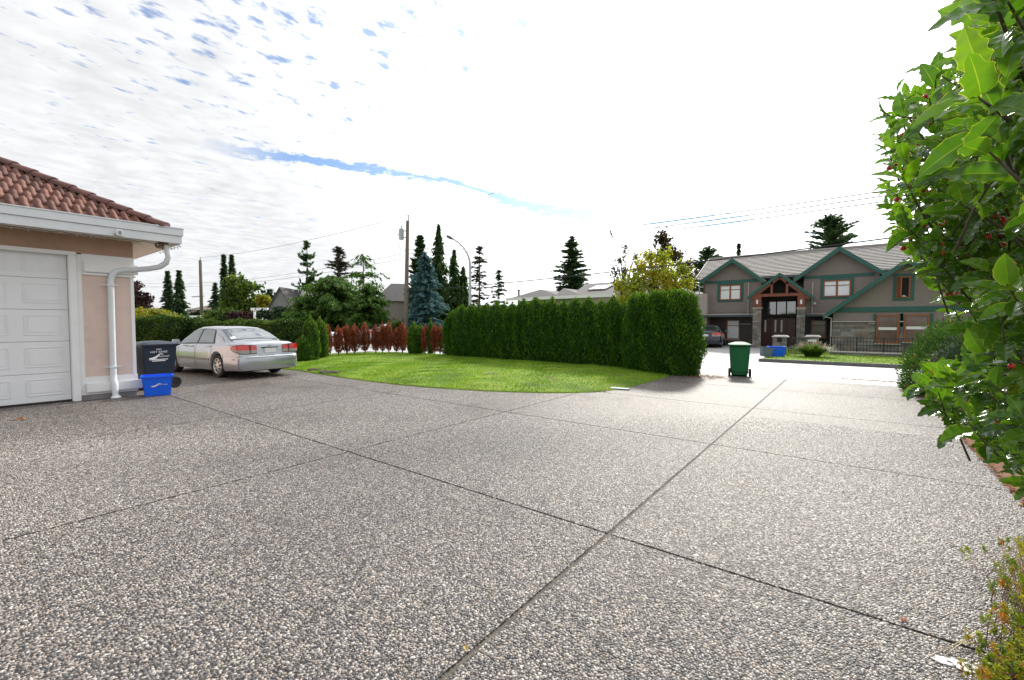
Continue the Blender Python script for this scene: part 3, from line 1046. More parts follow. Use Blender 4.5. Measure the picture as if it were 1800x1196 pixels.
c1 = on_ground(255, 698); c2 = on_ground(299, 694.5)
dv = Vector(c2) - Vector(c1)
az = math.atan2(dv.y, dv.x) - math.pi / 2
mid = (Vector(c1) + Vector(c2)) / 2
nrm = Vector((math.cos(az), math.sin(az), 0))
bc = mid - nrm * .19
tote('recycling_box', 'bright blue recycling box with white logo at the foot of the garage corner', (bc.x, bc.y, .002), az, M_BLUE, L=dv.length + .1, W=.42, H=.42)
p = on_ground(1363, 631)
tote('recycling_box', 'small blue recycling box beside the stone gate pillar across the road', (p[0], p[1] + .2, .1), rad(-70), M_BLUE, L=.62, W=.45, H=.42, logo=False)
p = on_ground(1344, 632)
gb = tote('recycling_box', 'grey tipped box left of the blue one across the road', (p[0], p[1] + .15, .1), rad(-60), M_GREYP, L=.42, W=.36, H=.40, logo=False)
gb.rotation_euler = (rad(-10), 0, rad(-60))


# ================================================================== CARS
def paint(name, col, metallic=.55):
    if name in MATS: return MATS[name]
    m, t, p, out = newmat(name)
    c = nd(t, 'ShaderNodeTexCoord')
    n = noise(t, c.outputs['Object'], 900, 2, .5)
    cc = ramp(t, n, [(.35, tuple(x * .85 for x in col)), (.65, tuple(min(1, x * 1.12) for x in col))])
    du = noise(t, c.outputs['Object'], 2.5, 5, .65)
    cc = mixc(t, maprange(t, du, .5, .8, 0, .25), cc, tuple(x * .7 + .02 for x in col))
    t.links.new(cc, p.inputs['Base Color'])
    p.inputs['Metallic'].default_value = metallic
    p.inputs['Roughness'].default_value = .26
    p.inputs['Coat Weight'].default_value = 1.0; p.inputs['Coat Roughness'].default_value = .03
    MATS[name] = m
    return m


M_GLASS = mat('car_glass', (.012, .028, .028), .03, .05, spec=.5)
M_GLASS.node_tree.nodes['Principled BSDF'].inputs['IOR'].default_value = 3.4
M_WGLASS = mat('window_glass', (.05, .06, .065), .05, .1, spec=.5)
M_WGLASS.node_tree.nodes['Principled BSDF'].inputs['IOR'].default_value = 3.0
M_RED = mat('red_lens', (.62, .012, .012), .12, .08, 20, spec=.8, coat=.6)
M_CLEAR = mat('clear_lens', (.30, .27, .23), .15, .06, spec=.8, coat=.5)
M_RIM = mat('alloy_rim', (.72, .71, .69), .3, .06, metallic=.75)
M_CHROME = mat('chrome', (.8, .8, .8), .12, .02, metallic=1.0)
M_PLATE = mat('plate_white', (.78, .79, .8), .45, .02)
M_BLACKT = mat('black_trim', (.016, .016, .017), .45, .1)


def tab(pts):
    xs = [p[0] for p in pts]; ys = [p[1] for p in pts]
    return lambda x: float(np.interp(x, xs, ys))


cZT = tab([(-2.45, .60), (-2.40, .635), (-2.388, .70), (-2.372, .82), (-2.352, .95), (-2.30, 1.0), (-2.1, 1.025), (-1.78, 1.05), (-1.6, 1.12), (-1.3, 1.27), (-1.05, 1.365), (-.8, 1.415), (-.5, 1.44), (-.1, 1.447), (.2, 1.435), (.45, 1.395), (.62, 1.33), (1.2, 1.0), (1.32, .965), (1.9, .89), (2.25, .79), (2.40, .68), (2.45, .55)])
cW = tab([(-2.45, .70), (-2.42, .77), (-2.37, .815), (-2.28, .848), (-2.1, .872), (-1.8, .886), (-1, .893), (.5, .893), (1.5, .882), (2.0, .845), (2.25, .77), (2.4, .63), (2.45, .5)])
cZS = tab([(-2.45, .30), (-2.2, .24), (-1.7, .2), (1.8, .19), (2.45, .25)])
cZB = tab([(-2.35, .90), (-2.2, .945), (-1.8, .96), (-.5, .925), (1.2, .885), (2.2, .745), (2.45, .5)])
cWR = tab([(-2.45, .66), (-2.3, .72), (-1.8, .73), (-1.55, .70), (-1.05, .615), (-.3, .59), (.4, .585), (.7, .62), (1.2, .72), (1.4, .74), (2.0, .68), (2.4, .5)])
AX = (-1.28, 1.45); AR = .355


def car_section(x):
    w, zt = cW(x), cZT(x)
    zs = cZS(x)
    for a in AX:
        d = AR * AR - (x - a) ** 2
        if d > 0: zs = max(zs, .325 + math.sqrt(d))
    zb = min(cZB(x), zt - .035)
    wr = min(cWR(x), w * .9)
    P = [(w * .94, zs), (w * .985, max(zs + .05, min(.34, zb - .2))), (w, max(zs + .035 + .03, min(.52, zb - .12))), (w * .995, max(zs + .1, min(.70, zb - .07))),
         (w * .972, max(zs + .12, zb - .06)), (w * .93, max(zb, zs + .15))]
    zb = P[5][1]
    zt = max(zt, zb + .03)
    a = (w * .905, zb + .008); b = (wr, max(zt - .055, zb + .012))
    for f in (0, .35, .7, 1): P.append((a[0] + (b[0] - a[0]) * f + .012 * math.sin(math.pi * f), a[1] + (b[1] - a[1]) * f))
    P += [(wr * .88, zt - .018), (wr * .5, zt), (0, zt + .008)]
    return P


NS = 13


def car_S(x, s, side=1):
    P = car_section(x)
    i = min(int(s), NS - 2); f = s - i
    return Vector((x, side * (P[i][0] * (1 - f) + P[i + 1][0] * f), P[i][1] * (1 - f) + P[i + 1][1] * f))


def car_panel(mb, x0, x1, s0, s1, off, side=1, nx=10, ns=6):
    """sheet hugging the body between two outline curves; x0,x1 may be functions of s"""
    fx0 = x0 if callable(x0) else (lambda s: x0); fx1 = x1 if callable(x1) else (lambda s: x1)
    V = []
    for j in range(ns + 1):
        s = s0 + (s1 - s0) * j / ns
        for i in range(nx + 1):
            x = fx0(s) + (fx1(s) - fx0(s)) * i / nx
            p = car_S(x, s, side)
            e = .01
            tx = car_S(min(x + e, 2.44), s, side) - car_S(max(x - e, -2.44), s, side); ts = car_S(x, min(s + .05, NS - 1.01), side) - car_S(x, max(s - .05, 0), side)
            n = tx.cross(ts)
            if n.length < 1e-9: n = Vector((0, side, .3))
            n.normalize()
            if n.y * side < -.001 or (abs(n.y) < .2 and n.z < 0): n = -n
            V.append(tuple(p + n * off))
    F = [(j * (nx + 1) + i, j * (nx + 1) + i + 1, (j + 1) * (nx + 1) + i + 1, (j + 1) * (nx + 1) + i) for j in range(ns) for i in range(nx)]
    mb.add(V, F)


def make_car(label, loc, rz, pm, group=None, cat='car', sticker=False):
    c = thing('parked_car', label, cat, loc, rz, group)
    xs = set(np.round(np.linspace(-2.3, 2.3, 47), 3))
    xs |= {-2.45, -2.42, -2.40, -2.388, -2.38, -2.372, -2.362, -2.352, -2.33, 2.35, 2.4, 2.43, 2.45}
    for a in AX:
        for t in np.linspace(-1, 1, 19): xs.add(round(a + AR * math.sin(t * math.pi / 2), 3))
        xs |= {round(a - AR - .003, 3), round(a + AR + .003, 3)}
    xs = sorted(xs)
    b = MB(); b.smooth = True
    V = []
    for x in xs:
        P = car_section(x)
        V += [(x, y, z) for y, z in P] + [(x, -y, z) for y, z in P[-2::-1]]
    k = 2 * NS - 1
    F = [(i * k + j, i * k + j + 1, (i + 1) * k + j + 1, (i + 1) * k + j) for i in range(len(xs) - 1) for j in range(k - 1)]
    F += [tuple(range(k))]; F += [tuple(range((len(xs) - 1) * k, len(xs) * k))]
    b.add(V, F)
    body = b.build('body', pm, c, smooth=42)
    # rear bumper wraps round the corners
    path = [(-1.648, .888), (-1.9, .89), (-2.1, .883), (-2.22, .872), (-2.31, .855), (-2.38, .82), (-2.425, .77), (-2.452, .70), (-2.468, .60), (-2.482, .42), (-2.49, .2), (-2.492, 0)]
    path += [(x, -y) for x, y in path[-2::-1]]
    prof = [(.02, .235), (.0, .30), (-.006, .44), (0, .575), (.012, .61), (.06, .632)]
    b = MB(); b.smooth = True; V = []
    for i, (x, y) in enumerate(path):
        pa, pb_ = path[max(i - 1, 0)], path[min(i + 1, len(path) - 1)]
        tx_, ty_ = pb_[0] - pa[0], pb_[1] - pa[1]; l = math.hypot(tx_, ty_); nx_, ny_ = ty_ / l, -tx_ / l
        if nx_ * (x + 1.5) + ny_ * y < 0: nx_, ny_ = -nx_, -ny_
        V += [(x - nx_ * d, y - ny_ * d, z) for d, z in prof]
    q = len(prof)
    b.add(V, [(i * q + j, i * q + j + 1, (i + 1) * q + j + 1, (i + 1) * q + j) for i in range(len(path) - 1) for j in range(q - 1)])
    bp = b.build('bumper', pm, c, smooth=50)
    u = MB(); u.box(-2.3, 2.2, -.64, .64, .2, .62); u.box(-2.1, -1.9, .3, .55, .17, .23); u.build('underbody', M_DARK, c)
    # glass
    g_ = MB()
    dl = MB()
    for sd_ in (1, -1):
        car_panel(dl, lambda s: -1.06 + .10 * (s - 6), 1.08, 6.05, 8.85, .004, sd_, 26, 6)
    dl.build('window_frame', M_BLACKT, c, fixn=False)
    for sd_ in (1, -1):
        for nm, x0, x1 in (('front', -.02, 1.0), ('rear', None, -.10)):
            g_ = MB(); g_.smooth = True
            car_panel(g_, (lambda s: -.98 + .085 * (s - 6)) if x0 is None else x0, x1, 6.22, 8.72, .009, sd_, 12, 5)
            g_.build('side_window', M_GLASS, c, fixn=False)
    for nm, xa, xb in (('rear_window', -1.73, -1.0), ('windscreen', .52, 1.17)):
        for o_, m_, e_, n_ in ((.004, M_BLACKT, 0, 'window_frame'), (.008, M_GLASS, .035, nm)):
            g_ = MB(); g_.smooth = True
            for sd_ in (1, -1): car_panel(g_, xa + e_, xb - e_, 9.25 + e_ * 3, 12, o_, sd_, 14, 5)
            g_.build(n_, m_, c, fixn=False)
    if sticker:
        g_ = MB(); car_panel(g_, -1.64, -1.52, 9.6, 10.4, .011, 1, 4, 3); g_.build('sticker', M_PLATE, c, fixn=False)
    # seams, strips, handles
    sm = MB()
    for sd_ in (1, -1):
        for x in (1.02, -.05): car_panel(sm, x - .008, x + .008, .3, 6.0, .003, sd_, 1, 10)
        car_panel(sm, lambda s: -.98 + .012 * max(0, 3.2 - s) * 6, lambda s: -.97 + .012 * max(0, 3.2 - s) * 6, 1.9, 6.0, .003, sd_, 1, 10)
        car_panel(sm, -2.34, -1.78, 9.3, 9.34, .003, sd_, 8, 1)
    sm.build('door_seam', M_BLACKT, c, fixn=False)
    st = MB()
    for sd_ in (1, -1): car_panel(st, -.86, 1.06, 1.72, 2.06, .012, sd_, 12, 2)
    st.build('rub_strip', mat('strip_grey', (.2, .2, .195), .4), c, fixn=False)
    for sd_ in (1, -1):
        for x in (-.82, .14):
            h = MB(); p = car_S(x, 4.1, sd_); h.box(x - .1, x + .1, p.y - .02, p.y + .028, p.z - .02, p.z + .018); h.build('door_handle', pm, c, bevel=.01)
        m_ = MB(); m_.smooth = True
        y = .97 * sd_
        m_.tbox((.86, .97, y - .1, y + .1), (.88, .96, y - .085, y + .085), .93, 1.05); m_.beam((.93, .84 * sd_, .93), (.93, .93 * sd_, .965), .06, .03)
        m_.build('mirror', pm, c, bevel=.025, smooth=50)
    # tail lamps wrapping the corner
    lp = [(-2.398, .37), (-2.402, .52), (-2.402, .66), (-2.400, .765), (-2.385, .83), (-2.335, .868), (-2.2, .888), (-2.06, .893)]
    lo_ = [.705, .70, .70, .705, .715, .735, .77, .83]; hi_ = [.90, .925, .935, .938, .935, .925, .905, .86]; md = [.795, .79, .79, .79, .795, .80, .81, .84]
    for sd_ in (1, -1):
        for nm, a_, b_, m_, off in (('tail_lamp', md, hi_, M_RED, 0), ('reversing_lamp', lo_, md, M_CLEAR, 0), ('lamp_surround', [z - .02 for z in lo_], [z + .012 for z in hi_], M_BLACKT, .005)):
            t_ = MB(); t_.smooth = True
            V = []
            for (x, y), z0, z1 in zip(lp, a_, b_):
                for f in (0, .5, 1):
                    z = z0 + (z1 - z0) * f
                    V.append((x + off + .028 * max(0, (z - .7)) / .23, (y - off * .6) * sd_, z))
            t_.add(V, [(i * 3 + j, i * 3 + j + 1, (i + 1) * 3 + j + 1, (i + 1) * 3 + j) for i in range(len(lp) - 1) for j in range(2)])
            t_.build(nm, m_, c)
        q = MB(); q.box(-2.404, -2.39, sd_ * .555 - .008, sd_ * .555 + .008, .70, .93); q.build('lamp_divider', M_BLACKT, c)
        q = MB(); q.box(-2.2, -2.08, sd_ * .885 - .006, sd_ * .885 + .008, .525, .555); q.build('side_marker', M_RED, c)
    q = MB(); q.box(-2.402, -2.383, -.165, .165, .70, .835); q.build('number_plate', M_PLATE, c, bevel=.004)
    q = MB(); q.box(-2.405, -2.36, -.23, .23, .838, .862); q.build('plate_trim', M_BLACKT, c, bevel=.006)
    q = MB(); q.box(-2.398, -2.345, -.045, .045, .885, .92); q.build('badge', M_CHROME, c, bevel=.01)
    q = MB(); q.box(-2.492, -2.47, -.7, .7, .585, .6); q.build('bumper_line', pm, c)
    # wheels
    for a in AX:
        for sd_ in (1, -1):
            w_ = MB(); w_.smooth = True
            yo = sd_ * .765
            w_.lathe([(.215, -.105), (.30, -.108), (.322, -.085), (.325, 0), (.322, .085), (.30, .108), (.215, .105), (.21, .04), (.21, -.04), (.215, -.105)], 32, (a, yo, .325), 'y', cap=False)
            ty = w_.build('wheel', M_RUB, c, smooth=40)
            r = MB()
            yf = yo + sd_ * .09
            for i in range(8):
                an = i * math.pi / 4 + .2
                d = Vector((math.cos(an), 0, math.sin(an)))
                r.beam(Vector((a, yf, .325)) + d * .03, Vector((a, yf - sd_ * .012, .325)) + d * .212, .042, .03, (0, 1, 0))
            r.smooth = True
            r.lathe([(.195, -.02), (.224, -.02), (.224, .014), (.205, .016), (.195, .0), (.195, -.02)], 32, (a, yf, .325), 'y', cap=False)
            r.lathe([(.0, -.02), (.055, -.02), (.05, .018), (.01, .022)], 16, (a, yf, .325), 'y')
            r.build('rim', M_RIM, ty, smooth=35)
            r = MB(); r.lathe([(.01, -.01), (.19, -.01), (.19, .005), (.01, .005)], 24, (a, yf - sd_ * .05, .325), 'y'); r.build('brake_disc', mat('brake_iron', (.03, .03, .03), .6), ty)
    return c


M_SILVER = paint('silver_paint', (.45, .475, .51), .7)
M_NAVYP = paint('navy_paint', (.008, .014, .03), .2)
M_WHITEP = paint('white_car_paint', (.78, .78, .78), .0)
M_GREYC = paint('grey_car_paint', (.30, .33, .37), .5)
a_, b_ = Vector(on_ground(308.75, 654.4)), Vector(on_ground(385.8, 663.9))
fw = (a_ - b_); rzc = math.atan2(fw.y, fw.x)
dirv = Vector((math.cos(rzc), math.sin(rzc), 0)); lft = Vector((-dirv.y, dirv.x, 0))
# camera sees the car's left side
pos = b_ + dirv * 1.28 - lft * .82
make_car('silver four door sedan with red tail lamps parked on the driveway by the clipped hedge', (pos.x, pos.y, .002), rzc, M_SILVER, sticker=True)
p = on_ground(1243, 612.5)
make_car('dark navy sedan with white number plate parked before the brown house', (p[0] - .5, 30.9, .014), rad(98), M_NAVYP)
make_car('white car half hidden behind the first red shrivelled cedars', (-28.2, 14.7, 0), rad(75), M_WHITEP)
make_car('grey car glimpsed between the middle red cedars across the side road', (-29.0, 21.5, 0), rad(100), M_GREYC)
make_car('white car glimpsed behind the end of the clipped hedge on the side road', (-27.6, 9.6, 0), rad(80), M_WHITEP)


# ================================================================== PLANTS
M_BARK = mat('bark', (.12, .085, .06), .95, .35, 12, bump=.8)
M_BARKG = mat('grey_bark', (.19, .17, .15), .95, .3, 12, bump=.8)
L_CEDAR = leafmat('cedar_green', [(0, (.016, .06, .006)), (.45, (.045, .13, .010)), (.75, (.10, .21, .016)), (1, (.2, .30, .035))], .32, .6, spec=.15)
L_CEDARD = leafmat('young_cedar_green', [(0, (.022, .065, .007)), (.45, (.07, .155, .014)), (.8, (.17, .27, .03)), (1, (.28, .36, .06))], .35, .6, spec=.15)
L_DEAD = leafmat('dead_cedar_red', [(0, (.13, .035, .02)), (.5, (.29, .085, .048)), (.85, (.42, .16, .09)), (1, (.48, .30, .17))], .25, .8, (1.2, .9, .8), spec=.05)
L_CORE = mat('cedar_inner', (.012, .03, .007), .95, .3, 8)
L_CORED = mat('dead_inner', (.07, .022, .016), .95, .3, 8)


def cedar_meshes(name, H, R, n, m, core, seed, L=(.09, .15), W=.05, top=.1, base=.62, z0=.0, belly=.25, flat=.35, lumps=.12):
    r_ = np.random.default_rng(seed)
    def prof(t):
        return np.interp(t, [0, .06, belly, .6, .8, .93, 1], [base, base + .12, 1, .9, .72, flat, top])
    # sample over the surface, area weighted
    t = r_.uniform(0, 1, n * 3); t = t[r_.uniform(0, 1, n * 3) < np.maximum(prof(t), .16)][:n]; n = len(t)
    a = r_.uniform(0, 2 * np.pi, n)
    lum = 1 + lumps * (np.sin(a * 3 + seed) * .5 + np.sin(a * 7 + t * 4 + seed * 2) * .4 + np.sin(t * 17 + a * 2 + seed) * .35)
    rr = R * prof(t) * lum * np.where(r_.uniform(0, 1, n) < .05, r_.uniform(1.0, 1.17, n), r_.uniform(.80, 1.05, n))
    z = z0 + t * (H - z0) + r_.normal(0, .02, n)
    out = np.column_stack([np.cos(a), np.sin(a), np.zeros(n)])
    c = out * rr[:, None]; c[:, 2] = z
    ax = out * r_.uniform(.1, .75, n)[:, None] + r_.normal(0, .25, (n, 3)); ax[:, 2] += r_.uniform(.5, 1.2, n)
    nr = out + r_.normal(0, .55, (n, 3))
    tone = np.clip(.36 + .22 * np.sin(a * 5 + z * 3 + seed) * r_.uniform(0, 1, n) + r_.normal(0, .17, n) + .18 * (rr / (R * prof(t)) - .9) * 3 + .35 * np.clip((t - .72) / .28, 0, 1), 0, 1)  # leaves toned lighter near the top and outside, light put into colour
    me = leaf_mesh(name, c, ax, nr, r_.uniform(L[0], L[1], n), W * r_.uniform(.7, 1.3, n), tone, m)
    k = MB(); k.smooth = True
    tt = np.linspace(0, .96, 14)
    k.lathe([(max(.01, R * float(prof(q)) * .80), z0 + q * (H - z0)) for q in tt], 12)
    return me, k


def core_mesh(k, name, m):
    me = bpy.data.meshes.new(name); me.from_pydata(k.v, [], k.f); me.materials.append(m); me.polygons.foreach_set('use_smooth', np.ones(len(me.polygons), dtype=bool)); me.update()
    return me


def trunk_mesh(h, r, m, r2=None):
    k = MB(); k.smooth = True; k.tube([(0, 0, -.05), (.01, 0, h * .4), (0, .01, h)], [r, r * .85, r2 or r * .4], 8)
    return core_mesh(k, 'trunk', m)


def plant(name, label, cat, loc, rz, group, parts, scale=(1, 1, 1)):
    t = thing(name, label, cat, loc, rz, group)
    t.scale = scale
    for n_, me in parts: link(n_, me, t)
    return t


# --- the tall clipped cedar hedge: every cedar its own tree
vars_ = []
for i in range(4):
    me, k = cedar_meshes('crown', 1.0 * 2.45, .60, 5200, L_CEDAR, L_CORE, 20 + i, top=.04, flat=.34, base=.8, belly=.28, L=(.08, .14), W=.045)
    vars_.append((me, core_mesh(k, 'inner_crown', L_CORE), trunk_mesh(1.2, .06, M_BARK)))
tops = [(789, 549, .8), (800, 540, .85), (813, 541, .9), (828, 533, .95), (843, 535, .95), (856, 536, .95), (872, 531, 1.0), (886, 537, 1.0), (901, 530, 1.05), (921, 528, 1.05), (942, 526, 1.1), (958, 529, 1.0), (971, 527, 1.0), (992, 526, 1.05), (1013, 526, 1.05), (1035, 527, 1.1), (1057, 526, 1.1), (1078, 527, 1.1), (1098, 530, .85)]
ords = ['first', 'second', 'third', 'fourth', 'fifth', 'sixth', 'seventh', 'eighth', 'ninth', 'tenth', 'eleventh', 'twelfth', 'thirteenth', 'fourteenth', 'fifteenth', 'sixteenth', 'seventeenth', 'eighteenth', 'nineteenth', 'twentieth']
HY = 14.15
for i, (u, v, ws) in enumerate(tops):
    p = at_y(u, v, HY)
    yb = HY + (.25 if i < 2 else 0)
    H = p[2]
    me, cm, tm = vars_[i % 4]
    extra = ''
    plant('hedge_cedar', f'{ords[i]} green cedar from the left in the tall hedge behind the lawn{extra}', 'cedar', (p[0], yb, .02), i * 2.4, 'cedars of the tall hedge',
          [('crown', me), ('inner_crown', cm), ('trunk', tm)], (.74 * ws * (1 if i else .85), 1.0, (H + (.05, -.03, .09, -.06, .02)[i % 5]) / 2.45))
big = []
for i in range(3):
    me, k = cedar_meshes('crown', 2.9, .80, 9500, L_CEDAR, L_CORE, 40 + i, top=.3, flat=.62, base=.72, belly=.3, L=(.08, .14), W=.045)
    big.append((me, core_mesh(k, 'inner_crown', L_CORE), trunk_mesh(1.4, .08, M_BARK)))
for i, (u, v, y, ws, desc) in enumerate([(1124, 516, 13.75, .72, 'leftmost of the broad cedars at the right end of the tall hedge'), (1156, 511, 13.6, .82, 'middle broad cedar with the highest top at the right end of the hedge'), (1189, 510, 13.55, .86, 'broad cedar beside the driveway, second from the right hedge end'), (1204, 514, 13.55, .70, 'last broad cedar at the right hedge end nearest the green bin')]):
    p = at_y(u, v, y)
    me, cm, tm = big[i % 3]
    plant('hedge_cedar', desc, 'cedar', (p[0], y, .0), i * 1.9 + .5, 'broad cedars at the hedge end', [('crown', me), ('inner_crown', cm), ('trunk', tm)], (ws, ws * .85, p[2] / 2.9))

# --- dying red cedars and small green ones along the corner
dv_ = []
for i in range(4):
    me, k = cedar_meshes('crown', 1.45, .225, 1700, L_DEAD, L_CORED, 60 + i, L=(.07, .15), W=.028, top=.04, flat=.25, base=.5, z0=.15, belly=.3, lumps=.3)
    k2 = MB(); k2.smooth = True; k2.lathe([(.02, .3), (.11, .5), (.10, .9), (.02, 1.25)], 8)
    dv_.append((me, core_mesh(k2, 'inner_crown', L_CORED), trunk_mesh(1.3, .028, M_BARK)))
gv_ = []
for i in range(3):
    me, k = cedar_meshes('crown', 1.6, .42, 3000, L_CEDARD, L_CORE, 80 + i, L=(.07, .12), W=.04, top=.03, flat=.2, base=.72, z0=.05, belly=.22)
    gv_.append((me, core_mesh(k, 'inner_crown', L_CORE), trunk_mesh(1.0, .04, M_BARK)))


def cpath(u):
    """base line of the cedar row, from its left end round the corner"""
    return np.interp(u, [500, 530, 548, 575, 600, 650, 700, 735, 775], [16.5, 17.2, 17.6, 19.2, 20.6, 21.6, 21.6, 21.2, 20.6])


reds = [(576, 571, .8), (594, 573, 1.0), (609, 570, 1.1), (623, 570, 1.1), (641, 568, 1.15), (660, 571, 1.0), (672, 567, .85), (683, 566, .95), (696, 577, .8), (707, 568, 1.2), (747, 571, 1.0), (764, 570, .9), (773, 572, .9)]
dsc = ['half hidden behind the pair of green cedars', 'standing alone just right of the green pair', 'leaning close to its right neighbour', 'with a pale thin top, fourth from the left', 'with a bare gap on its left side', 'left of three crowded red cedars', 'thin, middle of three crowded red cedars', 'right of three crowded red cedars', 'short and dark, before the grey car', 'broadest, left of the green pair under the blue spruce', 'right of the green pair under the blue spruce', 'between a thin green cedar and the tall hedge', 'last one, touching the tall hedge']
for i, (u, v, ws) in enumerate(reds):
    d = cpath(u); q = at_depth(u, 567.5, d); z = 1.55 + (567.5 - v) / 775 * d
    me, cm, tm = dv_[i % 4]
    plant('dead_cedar', 'dead rust red cedar ' + dsc[i], 'cedar', (q[0], q[1], .05), i * 1.7, 'dead red cedars along the lawn', [('crown', me), ('inner_crown', cm), ('trunk', tm)], (ws * .95, ws * .95, (z - .05) / 1.45))
for i, (u, v, ws, dd, lb) in enumerate([(533, 590, .85, -.4, 'low dark green cedar against the end of the clipped hedge'), (545.5, 556, .80, -.3, 'left pointed green cedar of the pair right of the silver car'), (562, 559, .82, .1, 'right pointed green cedar of the pair right of the silver car'), (728, 566, .85, -.2, 'stout green cedar amid red ones under the blue spruce'), (739, 569, .55, .2, 'narrow green cedar tucked right of a stout green one'), (757, 562, .42, .1, 'thin yellowish green cedar between two red ones')]):
    d = cpath(u) + dd; q = at_depth(u, 567.5, d); z = 1.55 + (567.5 - v) / 775 * d
    me, cm, tm = gv_[i % 3]
    plant('young_cedar', lb, 'cedar', (q[0], q[1], .04), i * 2.1, 'small green cedars along the lawn', [('crown', me), ('inner_crown', cm), ('trunk', tm)], (ws, ws, (z - .04) / 1.6))

# --- low clipped hedge behind the car
L_HEDGE = leafmat('clipped_hedge_green', [(0, (.018, .045, .008)), (.45, (.05, .10, .014)), (.75, (.11, .17, .022)), (1, (.20, .16, .045))], .25, .6, spec=.2)


def box_hedge(label, a, b, depth, h, n, m, seed, name='clipped_hedge', group=None, L=(.07, .13)):
    r_ = np.random.default_rng(seed)
    a = np.array(a, float); b = np.array(b, float)
    d = b - a; ln = np.linalg.norm(d); ang = math.atan2(d[1], d[0])
    t = thing(name, label, 'hedge', (a[0], a[1], 0), ang, group)
    f = r_.uniform(0, 1, n)
    x = r_.uniform(0, ln, n); y = r_.uniform(-depth / 2, depth / 2, n); z = r_.uniform(.05, h, n)
    nr = np.zeros((n, 3))
    tot = ln * h * 2 + ln * depth + depth * h * 2
    c0, c1, c2 = ln * h * 2 / tot, (ln * h * 2 + ln * depth) / tot, 1
    s = np.sign(r_.uniform(-1, 1, n))
    i = f < c0; y[i] = s[i] * depth / 2; nr[i, 1] = s[i]
    i = (f >= c0) & (f < c1); z[i] = h; nr[i, 2] = 1
    i = f >= c1; x[i] = np.where(s[i] > 0, ln, 0); nr[i, 0] = s[i]
    bul = .10 * hash_noise(x * 1.6 + seed, z * 2.3, y * 2) + .05 * hash_noise(x * 5, z * 5 + seed, y * 3)
    # rounded shoulders
    sh = np.clip((z / h - .75) / .25, 0, 1) ** 2
    y = y * (1 - .16 * sh)
    z = z - .12 * h * np.clip((np.abs(y) / (depth / 2) - .7) / .3, 0, 1) ** 2
    c = np.column_stack([x, y, z]) + nr * (bul + r_.uniform(-.10, .03, n))[:, None]
    ax = nr * .6 + r_.normal(0, .6, (n, 3)); ax[:, 2] += .5
    tone = np.clip(.42 + .3 * hash_noise(x * .9 + seed, z * 1.3, y) + r_.normal(0, .17, n), 0, 1)
    link('crown', leaf_mesh('crown', c, ax, nr + r_.normal(0, .5, (n, 3)), r_.uniform(L[0], L[1], n), .05 * r_.uniform(.7, 1.4, n), tone, m), t)
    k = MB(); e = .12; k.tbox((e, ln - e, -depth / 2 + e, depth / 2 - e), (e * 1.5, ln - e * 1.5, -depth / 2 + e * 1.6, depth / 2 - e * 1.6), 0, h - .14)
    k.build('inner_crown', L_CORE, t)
    return t


def gp(u, d): q = at_depth(u, 567.5, d); return (q[0], q[1])


box_hedge('clipped green hedge behind the silver car, its right end squared', gp(455, 19.6), gp(519, 18.6), 1.3, 1.62, 9000, L_HEDGE, 3)
box_hedge('middle stretch of clipped hedge, brownish patches above the car roof', gp(335, 20.5), gp(452, 19.7), 1.4, 1.62, 11000, L_HEDGE, 9)
box_hedge('bushier taller stretch of hedge between the garage and the silver car', gp(205, 20.0), gp(332, 19.9), 1.9, 1.75, 13000, L_HEDGE, 14, L=(.09, .17))


